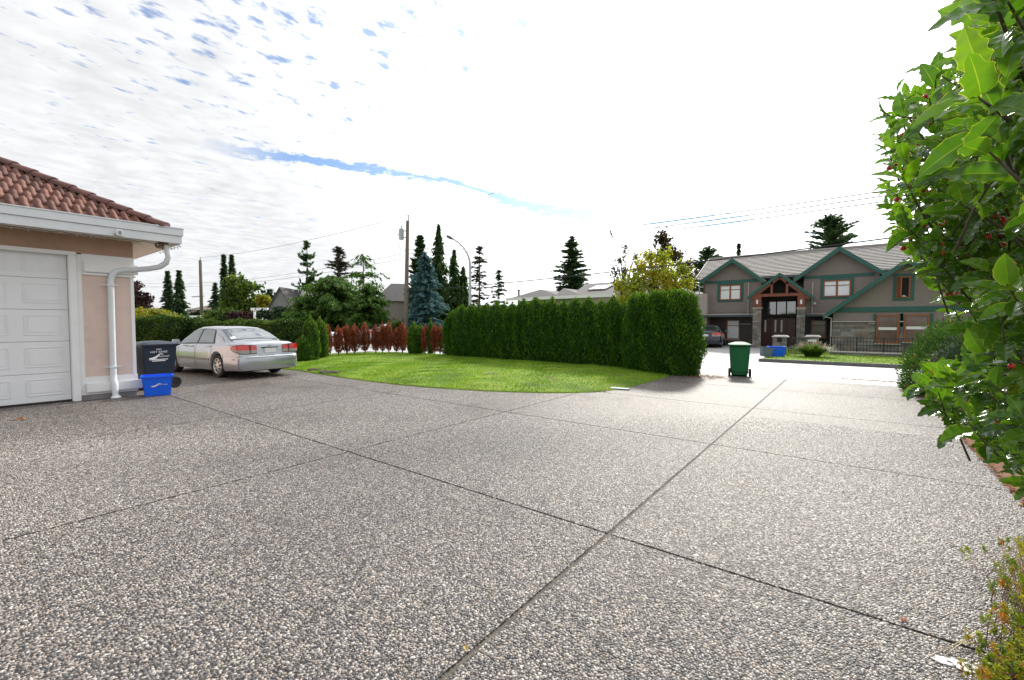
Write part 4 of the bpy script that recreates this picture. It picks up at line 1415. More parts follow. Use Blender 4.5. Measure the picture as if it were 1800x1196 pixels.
# --- generic conifer --------------------------------------------------------
def conifer(H, R, seed, whorls=22, per=7, p=.9, droop=.35, rise=.25, spray=.35, step=.16, L=.22, W=.09, base=.08, sparse=1.0, jit=.25, hang=.0, curl=0.0, min_r=.05, lanes=6, wj=1.0):
    r_ = np.random.default_rng(seed)
    C, A, N = [], [], []
    for k in range(whorls):
        t = base + (1 - base) * (k + r_.uniform(0, .8)) / whorls
        for j in range(per):
            if r_.uniform() > sparse: continue
            tj = min(.995, max(base * .5, t + r_.uniform(-.9, .9) * (1 - base) / whorls * wj))
            z0 = tj * H
            rad_ = R * max(min_r * (1 - tj) ** .3 + .01, (1 - tj) ** p)
            a = r_.uniform(0, 2 * np.pi); Ln = rad_ * r_.uniform(1 - jit, 1 + jit * .5) * (1 + .15 * math.sin(2 * (seed + j * 2.4)) + .13 * math.sin(tj * 23 + seed))
            m_ = max(3, int(Ln / step))
            s = (np.arange(m_) + r_.uniform(0, 1, m_)) / m_
            s = np.clip(s, 0.03, 1.02)
            d = np.array([math.cos(a), math.sin(a)])
            zz = z0 + Ln * (rise * s - (droop) * s ** 2 + curl * s ** 4)
            q = np.column_stack([np.outer(s * Ln, d), zz])
            sl = (rise - 2 * droop * s + 4 * curl * s ** 3)
            fwd = np.column_stack([np.tile(d, (m_, 1)), sl])
            lat = np.array([-d[1], d[0], 0])
            for sgn in (-1, 0, 1, -.5, .5, 0)[:lanes]:
                n_ = m_
                wv = (sgn * r_.uniform(.2, 1.0, n_) * spray * (1.15 - s) * Ln * .55)
                qq = q + lat * wv[:, None] + r_.normal(0, .035, (n_, 3)) * (1 + R * .2)
                qq[:, 2] -= np.abs(wv) * .25 + hang * r_.uniform(0, 1, n_) * .5
                ax = fwd + lat * sgn * .8 + r_.normal(0, .18, (n_, 3))
                ax[:, 2] -= hang * r_.uniform(.3, 1.6, n_)
                C.append(qq); A.append(ax); N.append(np.tile([0, 0, 1.0], (n_, 1)) + r_.normal(0, .45, (n_, 3)))
    C, A, N = map(np.concatenate, (C, A, N)); n = len(C)
    tone = np.clip(.45 + .2 * hash_noise(C[:, 0] * 1.4 + seed, C[:, 1] * 1.4, C[:, 2] * 1.4) + r_.normal(0, .18, n), 0, 1)
    return C, A, N, r_.uniform(.7, 1.35, n) * L, r_.uniform(.7, 1.3, n) * W, tone


def tree_trunk(H, r, m, seed=0, lean=.02):
    k = MB(); k.smooth = True
    pts = [(lean * H * math.sin(seed + i) * (i / 6), lean * H * math.cos(seed * 2 + i) * (i / 6), H * i / 6 - (.1 if i == 0 else 0)) for i in range(7)]
    pts = [(x * .3, y * .3, z) for x, y, z in pts]
    k.tube(pts, [r * (1 - .86 * i / 6) for i in range(7)], 8)
    return core_mesh(k, 'trunk', m)


def place_at(u, d): q = at_depth(u, 567.5, d); return (q[0], q[1], 0.0)


def height_at(v, d): return 1.55 + (567.5 - v) / 775.0 * d


def con_tree(name, label, u, v, wpx, d, m, seed, bark=M_BARK, group=None, cat='tree', **kw):
    H = height_at(v, d); R = wpx / 775.0 * d / 2
    kw.setdefault('L', max(.2, .009 * d)); kw.setdefault('W', max(.06, .0031 * d)); kw.setdefault('step', max(.09, .0032 * d))
    C, A, N, L, W, tone = conifer(H, R, seed, **kw)
    return plant(name, label, cat, place_at(u, d), seed * 1.3, group, [('crown', leaf_mesh('crown', C, A, N, L, W, tone, m)), ('trunk', tree_trunk(H * .97, max(.06, H * .016), bark, seed))])


L_FIR = leafmat('fir_green', [(0, (.04, .075, .046)), (.5, (.085, .145, .08)), (.85, (.14, .21, .11)), (1, (.2, .25, .15))], .4, .7, spec=.1)
L_FIRL = leafmat('deodar_green', [(0, (.028, .07, .014)), (.45, (.085, .175, .032)), (.8, (.16, .27, .06)), (1, (.26, .33, .09))], .38, .65, spec=.15)
L_BLUE = leafmat('blue_spruce', [(0, (.03, .08, .085)), (.4, (.085, .19, .20)), (.75, (.16, .29, .30)), (1, (.28, .42, .42))], .18, .7, (1, 1, 1), spec=.1)
L_CYP = leafmat('cypress_green', [(0, (.02, .055, .018)), (.5, (.055, .11, .032)), (1, (.13, .19, .07))], .28, .7, spec=.1)
L_BRN = leafmat('needle_brown', [(0, (.06, .055, .045)), (.5, (.12, .10, .08)), (1, (.17, .17, .11))], .15, .8, spec=.05)
L_YG = leafmat('autumn_leaf', [(0, (.15, .2, .015)), (.4, (.30, .34, .03)), (.7, (.45, .41, .04)), (.9, (.5, .34, .03)), (1, (.5, .22, .03))], .5, .5)
L_BR = leafmat('bronze_leaf', [(0, (.035, .03, .018)), (.5, (.09, .065, .03)), (1, (.2, .13, .05))], .3, .6)
L_GR = leafmat('mid_green_leaf', [(0, (.03, .06, .01)), (.5, (.08, .14, .018)), (1, (.2, .25, .03))], .35, .55)
L_PUR = leafmat('purple_leaf', [(0, (.03, .014, .018)), (.5, (.07, .03, .035)), (1, (.13, .07, .06))], .25, .6)
L_DK = leafmat('dark_evergreen', [(0, (.008, .022, .008)), (.5, (.018, .045, .014)), (1, (.04, .085, .02))], .15, .6)
L_YB = leafmat('yellow_bush', [(0, (.08, .12, .012)), (.5, (.22, .24, .02)), (.8, (.36, .30, .03)), (1, (.4, .2, .05))], .4, .5)

con_tree('spruce', 'dark spruce with upturned branch tips above the dark roofed house', 541, 421, 104, 50, L_FIR, 101, whorls=15, per=7, p=.8, rise=-.2, droop=.2, curl=.6, spray=.13, jit=.25, step=.15, wj=.35)
con_tree('spruce', 'left tall narrow spruce beside the far left utility pole', 297, 478, 32, 70, L_FIR, 102, whorls=34, per=11, p=.75, droop=.3, rise=.05, jit=.35, base=.03, spray=.5)
con_tree('spruce', 'broader right one of two narrow spruces beside the garage corner', 317, 477, 32, 70, L_FIR, 103, whorls=34, per=12, p=.7, droop=.3, rise=.05, jit=.35, base=.03, spray=.5)
con_tree('spruce', 'very slender spruce, left of twin spires near the yellowing tree', 396, 449, 30, 62, L_FIR, 104, whorls=44, per=11, p=.8, droop=.3, rise=.05, jit=.4, base=.03, spray=.6, min_r=.16)
con_tree('spruce', 'very slender spruce, right of twin spires near the yellowing tree', 410, 450, 30, 62, L_FIR, 105, whorls=44, per=11, p=.8, droop=.3, rise=.05, jit=.4, base=.03, spray=.6, min_r=.16)
con_tree('spruce', 'small pale conifer at the left foot of the twin spires', 380, 499, 40, 58, L_FIR, 106, whorls=18, per=11, p=.8, droop=.2, rise=.1, base=.03, spray=.5)
con_tree('spruce', 'bluish spruce peeping out beside the garage wall', 252, 520, 60, 60, L_BLUE, 107, whorls=14, per=7, p=.7, droop=.2, rise=.1)
con_tree('cedar_tree', 'big spreading deodar with drooping green sprays behind the red cedars', 585, 487, 165, 38, L_FIRL, 108, whorls=24, per=15, p=.42, droop=.42, rise=.42, spray=.5, hang=.4, step=.11, base=.04, jit=.5, L=.30, W=.11, lanes=5)
con_tree('cedar_tree', 'dense deodar right of the spreading one, before the taupe house', 648, 500, 100, 37, L_FIRL, 118, whorls=18, per=14, p=.42, droop=.42, rise=.4, spray=.5, hang=.4, step=.11, base=.03, jit=.45, L=.30, W=.11, lanes=5)
con_tree('cedar_tree', 'low deodar bough mass at the left of the spreading one', 532, 522, 80, 37, L_FIRL, 119, whorls=14, per=13, p=.42, droop=.42, rise=.4, spray=.5, hang=.3, step=.11, base=.03, jit=.45, L=.30, W=.11, lanes=5)
con_tree('cedar_tree', 'tall sparse deodar with arching bare arms left of the utility pole', 640, 447, 128, 44, L_FIRL, 109, whorls=11, per=5, p=.42, droop=.75, rise=.7, spray=.14, hang=.5, step=.18, base=.4, jit=.4, lanes=4)
con_tree('pine_tree', 'greyish brown spiky pine top rising behind the big deodar', 597, 436, 64, 46, L_BRN, 110, whorls=16, per=10, p=.4, droop=.35, rise=.6, spray=.3, jit=.4, base=.3, bark=M_BARKG, step=.18)
con_tree('spruce', 'dense blue spruce right of the transformer pole', 748, 446, 82, 33, L_BLUE, 111, whorls=22, per=17, p=.5, droop=.4, rise=.25, spray=.55, step=.10, base=.0, jit=.38, L=.22, W=.09, hang=.1)
con_tree('cypress', 'dark pointed cypress standing behind the blue spruce', 739, 417, 52, 42, L_CYP, 112, whorls=36, per=15, p=.5, droop=.1, rise=.6, spray=.6, base=.02)
con_tree('cypress', 'tall weeping cypress with a thin crooked tip by the street lamp', 772, 397, 68, 42, L_CYP, 113, whorls=32, per=13, p=.8, droop=.55, rise=.35, hang=.75, spray=.45, base=.02, jit=.5)
con_tree('cypress', 'drooping cypress right of the tall weeping one, before the lamp post', 799, 440, 46, 41, L_CYP, 114, whorls=22, per=12, p=.6, droop=.6, rise=.35, hang=.8, spray=.45, base=.02, jit=.5)
con_tree('cypress', 'short drooping cypress just left of the lamp post', 815, 466, 34, 41, L_CYP, 115, whorls=18, per=12, p=.55, droop=.6, rise=.3, hang=.7, spray=.45, base=.02, jit=.5)
con_tree('pine_tree', 'thin see through pine right of the street lamp', 843, 436, 58, 60, L_BRN, 116, whorls=20, per=7, p=.35, droop=.3, rise=.3, spray=.35, sparse=.6, step=.42, base=.2, L=.6, W=.3, lanes=4)
con_tree('pine_tree', 'small ragged pine between the thin pine and the hip roofed house', 877, 476, 46, 60, L_FIR, 117, whorls=18, per=9, p=.5, droop=.3, rise=.25, spray=.35, sparse=.75, step=.3, base=.05)
con_tree('fir_tree', 'broad grey green fir rising behind the hip roofed house', 1005, 417, 96, 70, L_FIR, 120, whorls=26, per=16, p=.62, droop=.15, rise=.3, spray=.5, base=.0, jit=.35)
con_tree('fir_tree', 'blunt topped dark fir behind the ridge of the brown house', 1455, 382, 112, 58, L_FIR, 121, whorls=22, per=17, p=.36, droop=.15, rise=.5, spray=.5, base=.05, jit=.4)
con_tree('fir_tree', 'low pine clump at the left edge of the brown house roof', 1243, 437, 92, 56, L_FIR, 122, whorls=16, per=17, p=.4, droop=.15, rise=.5, spray=.5, base=.05, jit=.45)
con_tree('spruce', 'tiny spire of a spruce above the left gable of the brown house', 1296, 430, 26, 62, L_FIR, 123, whorls=24, per=10, p=.8, droop=.2, rise=.1)
con_tree('spruce', 'small spruce tip above the roof ridge beside the holly', 1560, 425, 26, 60, L_FIR, 124, whorls=20, per=10, p=.8, droop=.2, rise=.1)


# --- broadleaf --------------------------------------------------------------
def broadleaf(blobs, n, seed, L, W, shell=.55, cl=22):
    r_ = np.random.default_rng(seed)
    C = []
    vol = np.array([b[3] * b[4] * b[5] for b in blobs]) ** .7; vol /= vol.sum()
    for b, f in zip(blobs, vol):
        k = max(6, int(n * f / cl))
        d = norm(r_.normal(0, 1, (k, 3))); rr = r_.uniform(shell, 1.0, k)[:, None]
        cc = np.array(b[:3]) + d * rr * np.array(b[3:6])
        q = np.repeat(cc, cl, 0) + r_.normal(0, 1, (k * cl, 3)) * np.array(b[3:6]) * (.17 if cl > 8 else .24)
        C.append(q)
    C = np.concatenate(C); m_ = len(C)
    A = r_.normal(0, 1, (m_, 3)); A[:, 2] -= .3
    N = r_.normal(0, .6, (m_, 3)); N[:, 2] += .8
    tone = np.clip(.45 + .28 * hash_noise(C[:, 0] * .9 + seed, C[:, 1] * .9, C[:, 2] * .9) + r_.normal(0, .17, m_), 0, 1)
    return C, A, N, r_.uniform(.7, 1.3, m_) * L, r_.uniform(.7, 1.3, m_) * W, tone


def limbs(blobs, H, r, m, seed):
    k = MB(); k.smooth = True
    rr = random.Random(seed)
    top = (0, 0, H * .45)
    k.tube([(0, 0, -.1), (.03, .02, H * .22), top], [r, r * .8, r * .6], 8)
    for b in blobs:
        for j in range(3):
            e = (b[0] + rr.uniform(-.5, .5) * b[3], b[1] + rr.uniform(-.5, .5) * b[4], b[2] + rr.uniform(0, .9) * b[5])
            s = Vector((0, 0, H * rr.uniform(.2, .45)))
            md = s.lerp(Vector(e), .5) + Vector((0, 0, .06 * H))
            k.tube([tuple(s), tuple(md), e], [r * .42, r * .25, r * .05], 6)
    return core_mesh(k, 'trunk', m)


def leaf_tree(name, label, u, d, blobs_px, n, m, seed, bark=M_BARK, cat='tree', group=None, L=None, W=None, shell=.55, cl=22):
    """blobs_px: (u, v, half width px, half height px) crown lobes seen at distance d"""
    k = d / 775.0
    base = np.array(place_at(u, d)); r_ = random.Random(seed)
    B = []
    for (bu, bv, w_, h_) in blobs_px:
        q = at_depth(bu, bv, d)
        B.append((q[0] - base[0] + r_.uniform(-.3, .3) * w_ * k * _F[0], q[1] - base[1] + r_.uniform(-.3, .3) * w_ * k * _F[1], q[2], w_ * k, w_ * k, h_ * k))
    H = max(b[2] + b[5] for b in B)
    C, A, N, LL, WW, tone = broadleaf(B, n, seed, L or .008 * d, W or .0055 * d, shell, cl)
    return plant(name, label, cat, tuple(base), 0, group, [('crown', leaf_mesh('crown', C, A, N, LL, WW, tone, m)), ('trunk', limbs(B, H, max(.03, H * .018), bark, seed))])


leaf_tree('maple_tree', 'yellow green autumn tree rising behind the right end of the hedge', 1150, 27, [(1112, 505, 28, 30), (1150, 490, 34, 36), (1186, 500, 26, 30), (1163, 456, 18, 22), (1128, 472, 20, 22), (1096, 532, 20, 18), (1198, 474, 16, 14), (1145, 452, 12, 14), (1090, 500, 12, 16), (1210, 500, 12, 18)], 4600, L_YG, 201, L=.19, W=.14, shell=.05, cl=5)
leaf_tree('oak_tree', 'bronze leaved tree top poking above the yellow autumn tree', 1172, 31, [(1166, 424, 14, 22), (1183, 450, 18, 18), (1205, 470, 16, 16), (1160, 450, 12, 16), (1212, 492, 12, 22)], 2300, L_BR, 202, L=.22, W=.16, shell=.2, cl=9)
leaf_tree('birch_tree', 'wispy half bare sapling left of the yellow autumn tree', 1097, 29, [(1097, 440, 7, 8), (1090, 458, 9, 10), (1082, 480, 9, 14), (1099, 480, 8, 20), (1117, 455, 7, 12), (1134, 448, 6, 10), (1088, 505, 10, 16)], 640, L_BR, 203, M_BARKG, L=.17, W=.12, shell=.1, cl=4)
leaf_tree('broad_tree', 'round mid green tree yellowing on its right beside the twin spires', 432, 56, [(420, 512, 22, 26), (440, 520, 24, 26), (455, 535, 16, 18), (425, 540, 26, 22)], 3200, L_GR, 204)
leaf_tree('broad_tree', 'golden shrub tree at the right of the mid green tree', 466, 54, [(463, 532, 11, 14), (470, 545, 9, 12)], 700, L_YB, 205)
leaf_tree('plum_tree', 'dark purple plum tree beside the garage wall', 243, 46, [(240, 512, 14, 14), (249, 530, 17, 14), (238, 535, 14, 18)], 1500, L_PUR, 206, shell=.3)
leaf_tree('bush', 'yellow green bush with rusty top between garage and utility pole', 272, 26, [(262, 556, 26, 13), (285, 558, 26, 11), (303, 564, 18, 9), (246, 566, 16, 12), (245, 552, 10, 8)], 3200, L_YB, 207, cat='bush', L=.2, W=.09)
leaf_tree('bush', 'pale green bush above the hedge left of the purple bush', 392, 42, [(390, 553, 22, 10), (372, 560, 16, 8)], 1300, L_GR, 208, cat='bush')
leaf_tree('bush', 'dull purple bush above the clipped hedge before the house', 432, 42, [(430, 556, 20, 9), (450, 558, 12, 8)], 1200, L_PUR, 209, cat='bush')
leaf_tree('bush', 'dark evergreen bush behind the end of the clipped hedge', 500, 40, [(470, 560, 20, 14), (500, 557, 26, 16), (530, 560, 22, 18), (560, 570, 26, 20), (600, 572, 30, 22), (650, 575, 30, 22)], 6000, L_DK, 210, cat='bush')
leaf_tree('bush', 'round bright green bush between red cedars on the side road', 650, 34, [(650, 580, 7, 7)], 420, L_GR, 211, cat='bush', L=.16, W=.12)
leaf_tree('bush', 'sloping green bush left of the blue spruce', 695, 33, [(690, 578, 16, 8), (705, 572, 14, 8)], 900, L_GR, 212, cat='bush')
leaf_tree('broad_tree', 'distant dull tree at the far left horizon between spruces', 345, 85, [(340, 560, 20, 10), (362, 556, 18, 9), (320, 562, 16, 8)], 1500, L_DK, 213)
leaf_tree('broad_tree', 'far dim tree beside the dark roofed house gable', 474, 75, [(474, 522, 12, 12), (466, 535, 12, 14)], 700, L_DK, 214, shell=.3)
leaf_tree('broad_tree', 'dark tree mass behind the lamp post foot', 800, 44, [(800, 520, 20, 26), (780, 545, 24, 22), (825, 545, 12, 16)], 2600, L_DK, 215)
for i, (u, v0) in enumerate([(1056, 478), (1063, 472), (1068, 470)]):
    pass


# ================================================================== BROWN HOUSE ACROSS THE ROAD
def hz(zx, zy, y):
    q = at_y(1200 + zx / 3.75, 370 + zy / 3.75, y)
    return float(q[0]), float(q[2])


M_STUC = mat('taupe_stucco', (.24, .205, .188), .9, .06, 4, bump=.3, bscale=80)
M_TEAL = mat('teal_trim', (.022, .105, .088), .55, .1, 4)
M_SHIN = mat('roof_shingle', (.42, .395, .37), .85, .16, 6, bump=.3)
M_BUTTSHADE = mat('butt_shadow_paint', (.06, .055, .05), .9, .2, 6)  # butt edges darkened so that their colour carries the lip shadow
M_WOOD = mat('red_brown_wood', (.21, .055, .025), .5, .2, 6)
M_FRAME = mat('window_wood', (.26, .085, .025), .45, .15, 8)
M_DOORW = mat('dark_door_wood', (.055, .014, .011), .35, .25, 6)
M_STONE = mat('ledge_stone', (.17, .16, .15), .85, .3, 3, bump=.6, bscale=30)
M_STONE2 = mat('ledge_stone_warm', (.23, .19, .155), .85, .3, 3, bump=.6, bscale=30)
M_STONE3 = mat('ledge_stone_pale', (.27, .26, .25), .85, .25, 3, bump=.6, bscale=30)
M_BLIND = mat('pale_blind', (.80, .83, .85), .2, .04, spec=.8)
M_BROWNP = mat('dim_pane', (.16, .10, .085), .12, .3, 1.5, spec=.9)
M_OLIVE = mat('olive_pane', (.13, .12, .07), .12, .2, 1.5, spec=.9)
M_CAPC = mat('cap_concrete', (.46, .44, .41), .8, .12, 5)
M_GUTD = mat('dark_gutter', (.05, .07, .07), .4, .1)

hs = thing('brown_house', 'brown two storey house with green trimmed gables and timber porch across the road', 'house', (-2.5, 31, 0))


def Wm(mb, name, m, parent=hs, **k): return mb.build(name, m, parent, True, **k)


def gable(peak, lft_, rgt, yf, yb, over=.35, trim=.24, trimm=M_TEAL, wallm=M_STUC, zbot=2.1, wall=True, wx=None, rake=.22):
    """gable facing the road: peak/lft_/rgt are (x,z) of the roof's outer edge"""
    th = .10
    for a, b in ((lft_, peak), (peak, rgt)):
        m_ = MB()
        d = Vector((b[0] - a[0], 0, b[1] - a[1])); n_ = Vector((-d.z, 0, d.x)).normalized()
        ln = d.length; k = max(4, int(ln / .28))
        # stepped courses running back along the slope
        for i in range(k):
            f0, f1 = i / k, (i + 1) / k
            up_first = a[1] < b[1]
            p0 = Vector((a[0], 0, a[1])) + d * f0; p1 = Vector((a[0], 0, a[1])) + d * (f1 + (.0))
            o0 = n_ * (.03 if up_first else 0); o1 = n_ * (0 if up_first else .03)
            q = [p0 + o0, p1 + o1, p1 - n_ * th, p0 - n_ * th]
            m_.prism([(v.x, yf, v.z) for v in q], (0, yb - yf, 0))
        Wm(m_, 'gable_roof', M_SHIN)
        m_ = MB()
        A = Vector((a[0], 0, a[1])); B = Vector((b[0], 0, b[1]))
        dn = Vector((0, 0, -rake * 1.15))
        m_.prism([(A.x, yf - .03, A.z + .02), (B.x, yf - .03, B.z + .02), (B.x, yf - .03, B.z + dn.z), (A.x, yf - .03, A.z + dn.z)], (0, .06, 0))
        Wm(m_, 'barge_board', trimm, bevel=.008)
    if wall:
        x0, x1 = wx if wx else (lft_[0] + over * .9, rgt[0] - over * .9)
        sl1 = (peak[1] - lft_[1]) / (peak[0] - lft_[0]); sl2 = (rgt[1] - peak[1]) / (rgt[0] - peak[0])
        zt0 = lft_[1] + sl1 * (x0 - lft_[0]) - .12; zt1 = peak[1] + sl2 * (x1 - peak[0]) - .12
        m_ = MB(); m_.prism([(x0, yf + .45, zbot), (x1, yf + .45, zbot), (x1, yf + .45, zt1), (peak[0], yf + .45, peak[1] - .12), (x0, yf + .45, zt0)], (0, 1.2, 0))
        Wm(m_, 'gable_wall', wallm)


def rect(mb, x0, x1, z0, z1, y, d=.05): mb.box(min(x0, x1), max(x0, x1), y - d, y, min(z0, z1), max(z0, z1)); return mb


def window(x0, x1, z0, z1, y, pane, mullions=(), bars=(), trim=.13, trimm=M_TEAL, fm=M_FRAME, f=.07, tilt=False, sill=False):
    """y = wall face; trim boards, timber frame, sashes and panes"""
    fr = MB()
    xs = [x0] + [x0 + (x1 - x0) * q for q in mullions] + [x1]
    rect(fr, x0, x1, z1 - f, z1, y, .06); rect(fr, x0, x1, z0, z0 + f, y, .06)
    for i, x in enumerate(xs):
        e = f / 2 if 0 < i < len(xs) - 1 else 0
        a, b = (x, x + f) if i == 0 else ((x - f, x) if i == len(xs) - 1 else (x - f * .6, x + f * .6))
        rect(fr, a, b, z0 + f, z1 - f, y, .058)
    for q in bars: rect(fr, x0 + f, x1 - f, z0 + (z1 - z0) * q - .02, z0 + (z1 - z0) * q + .02, y, .045)
    wo = Wm(fr, 'window', fm, bevel=.006)
    for i in range(len(xs) - 1):
        p_ = MB(); rect(p_, xs[i] + f * .7, xs[i + 1] - f * .7, z0 + f * .8, z1 - f * .8, y + .015 - .0, .03)
        p_.build('pane', pane, wo, True)
    if trimm:
        t_ = MB()
        rect(t_, x0 - trim, x1 + trim, z1 + .003, z1 + trim, y, .035); rect(t_, x0 - trim, x1 + trim, z0 - trim * .9, z0 - .003, y, .035)
        rect(t_, x0 - trim, x0 - .003, z0, z1, y, .034); rect(t_, x1 + .003, x1 + trim, z0, z1, y, .034)
        t_.build('window_trim', trimm, wo, True, bevel=.005)
    if sill:
        t_ = MB(); t_.box(x0 - .06, x1 + .06, y - .12, y - .0, z0 - .05, z0 - .004); t_.build('sill', M_CAPC, wo, True, bevel=.006)
    return wo


def stone_face(x0, x1, z0, z1, y, seed, parent, course=.085, ln=(.2, .5), yd=.07, side=None):
    """ledge stone: every course of separate blocks; limited count, rest joined"""
    r_ = random.Random(seed)
    z = z0; objs = []
    while z < z1 - .02:
        h = min(course * r_.uniform(.75, 1.3), z1 - z)
        x = x0
        while x < x1 - .02:
            l = min(r_.uniform(*ln), x1 - x)
            if x1 - x - l < .08: l = x1 - x
            objs.append((x + .004, x + l - .004, z + .004, z + h - .004, y - yd - r_.uniform(0, .03), y)); x += l
        z += h
    for o_ in objs:
        m_ = MB(); m_.box(o_[0], o_[1], o_[4], o_[5], o_[2], o_[3])
        m_.build('stone', r_.choice([M_STONE, M_STONE, M_STONE2, M_STONE3]), parent, True)
    return len(objs)


# main body and roof
YM, YR = 33.0, 36.6
eL = hz(92, 452, 32.6); rL = hz(160, 318, YR); rR = hz(1480, 222, YR)
xL = -8.85; xR = 7.5; ze = 4.5; zr = (rL[1] + rR[1]) / 2 + .02
b = MB(); b.box(xL + .35, xR - .4, YM + .45, 41, 0, ze - .05); Wm(b, 'main_wall', M_STUC)
b = MB(); kk = 17
for i in range(kk):
    f0, f1 = i / kk, (i + 1) / kk
    y0, y1 = 32.5 + (YR - 32.5) * f0, 32.5 + (YR - 32.5) * f1
    z0, z1 = ze + (zr - ze) * f0, ze + (zr - ze) * f1
    b.prism([(xL, y0, z0 + .028), (xL, y1 + .02, z1 + .002), (xL, y1 + .02, z1 - .1), (xL, y0, z0 - .1)], (xR - xL, 0, 0))
    y0b, y1b = 2 * YR - y0, 2 * YR - y1
    b.prism([(xL, y0b, z0 + .045), (xL, y1b - .02, z1), (xL, y1b - .02, z1 - .1), (xL, y0b, z0 - .1)], (xR - xL, 0, 0))
Wm(b, 'roof', M_SHIN)
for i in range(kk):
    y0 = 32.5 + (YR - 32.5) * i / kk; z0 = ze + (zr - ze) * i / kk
    b = MB(); b.box(xL - .003, xR, y0 - .012, y0 - .003, z0 - .012, z0 + .024); Wm(b, 'course_shadow_strip', M_BUTTSHADE)  # dark strip painting the shadow line under each course lip
b = MB(); b.box(xL, xR, YR - .12, YR + .12, zr - .02, zr + .06); Wm(b, 'ridge_cap', M_SHIN)
b = MB(); b.box(xL, xR, 32.42, 32.5, ze - .12, ze + .04); Wm(b, 'eave_gutter', M_GUTD)
b = MB()
for s_ in (0,): b.prism([(xL - .02, 32.5, ze - .18), (xL - .02, 32.5, ze + .06), (xL - .02, YR, zr + .06), (xL - .02, YR, zr - .18)], (.06, 0, 0))
Wm(b, 'barge_board', mat('pale_barge', (.5, .45, .42), .6), bevel=.005)

# two upper gables
g1 = dict(p=hz(335, 322, 32), l=hz(118, 472, 32), r=hz(543, 462, 32))
gable(g1['p'], g1['l'], g1['r'], 31.6, YR, zbot=2.2, wx=(hz(140, 480, 32)[0] + .08, hz(512, 600, 32)[0]))
g2p, g2l = hz(1035, 245, 31.8), hz(735, 455, 31.8); g2r = (2 * g2p[0] - g2l[0], g2l[1])
gable(g2p, g2l, g2r, 31.4, YR, zbot=2.1, wx=(hz(798, 480, 31.85)[0], g2r[0] - .35))
WY1, WY2 = 32.05, 31.85
# belt trim under the gables
for (xa, za), (xb, zb_), y in ((hz(150, 468, WY1), hz(505, 460, WY1), WY1), (hz(800, 436, WY2), hz(1262, 418, WY2), WY2)):
    b = MB(); z = (za + zb_) / 2; b.box(xa, xb, y - .04, y - .0, z - .14, z + .04); Wm(b, 'belt_board', M_TEAL, bevel=.006)
a, c_ = hz(245, 495, WY1), hz(385, 590, WY1); window(a[0], c_[0], c_[1], a[1], WY1, M_BLIND, (.5,), (.68,))
a, c_ = hz(928, 464, WY2), hz(1108, 567, WY2); window(a[0], c_[0], c_[1], a[1], WY2, M_BLIND, (.5,), (.68,))
# pent roofs between the floors
for (x0_, x1_), y in (((hz(100, 690, 31.4)[0], hz(470, 690, 31.4)[0]), 31.4), ((hz(808, 690, 31.4)[0], hz(960, 690, 31.4)[0]), 31.4)):
    b = MB(); z = 2.02
    b.prism([(x0_, y, z), (x0_, y + 1.4, z + .3), (x0_, y + 1.4, z - .05), (x0_, y, z - .06)], (x1_ - x0_, 0, 0)); Wm(b, 'pent_roof', M_SHIN)
    b = MB(); b.box(x0_, x1_, y - .1, y - .003, z - .1, z + .03); Wm(b, 'gutter', M_GUTD, bevel=.01)
# corner downpipes
for zx, ys_ in ((112, 32.0), (436, 31.98), (858, 31.8)):
    x, z = hz(zx, 480, ys_); b = MB(); b.tube([(x, ys_ - .05, 2.1), (x, ys_ - .05, z + .05)], .035, 6); Wm(b, 'downpipe', mat('pale_pipe', (.45, .42, .42), .5))
# ground floor left
YLw = 32.45
a = hz(110, 735, YLw); c_ = hz(460, 880, YLw)
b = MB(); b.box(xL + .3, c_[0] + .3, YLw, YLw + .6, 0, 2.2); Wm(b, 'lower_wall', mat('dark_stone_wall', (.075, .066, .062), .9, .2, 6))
a, c_ = hz(290, 722, YLw), hz(376, 852, YLw); window(a[0], c_[0], c_[1], a[1], YLw, M_BLIND, (), (.7,), trimm=None, sill=True)
a, c_ = hz(180, 730, YLw), hz(250, 860, YLw); b = MB(); rect(b, a[0], c_[0], .02, a[1], YLw, .04); Wm(b, 'garage_panel', mat('brown_panel', (.09, .03, .02), .6))
b = MB(); x, z = hz(450, 750, YLw); b.box(hz(376, 750, YLw)[0], x, YLw - .03, YLw, z - .02, z + .02); Wm(b, 'stone_cap_line', M_CAPC)
# porch
YP = 30.7
pk, pl, pr_ = hz(640, 412, YP), hz(425, 570, YP), hz(866, 568, YP)
gable(pk, pl, pr_, YP, 33.0, wall=False, rake=.17)
b = MB(); zb1 = hz(640, 556, YP)[1]
b.box(pl[0] + .25, pr_[0] - .25, YP + .05, YP + .22, zb1 - .1, zb1 + .08); Wm(b, 'tie_beam', M_WOOD, bevel=.01)
for s_, e in ((pl, 1), (pr_, -1)):
    b = MB(); b.beam((s_[0] + .22 * e, YP + .13, s_[1] - .10), (pk[0], YP + .13, pk[1] - .24), .17, .15, (0, 1, 0)); Wm(b, 'rafter', M_WOOD, bevel=.008)
for zx in (587, 688):
    x, z = hz(zx, 470, YP); b = MB(); b.box(x - .06, x + .06, YP + .055, YP + .2, zb1 + .08, z + .05); Wm(b, 'king_post', M_WOOD, bevel=.006)
b = MB(); b.prism([(pl[0] + .35, YP + .75, zb1), (pr_[0] - .35, YP + .75, zb1), (pk[0], YP + .75, pk[1] - .3)], (0, .06, 0)); Wm(b, 'porch_gable_back', M_DARK)
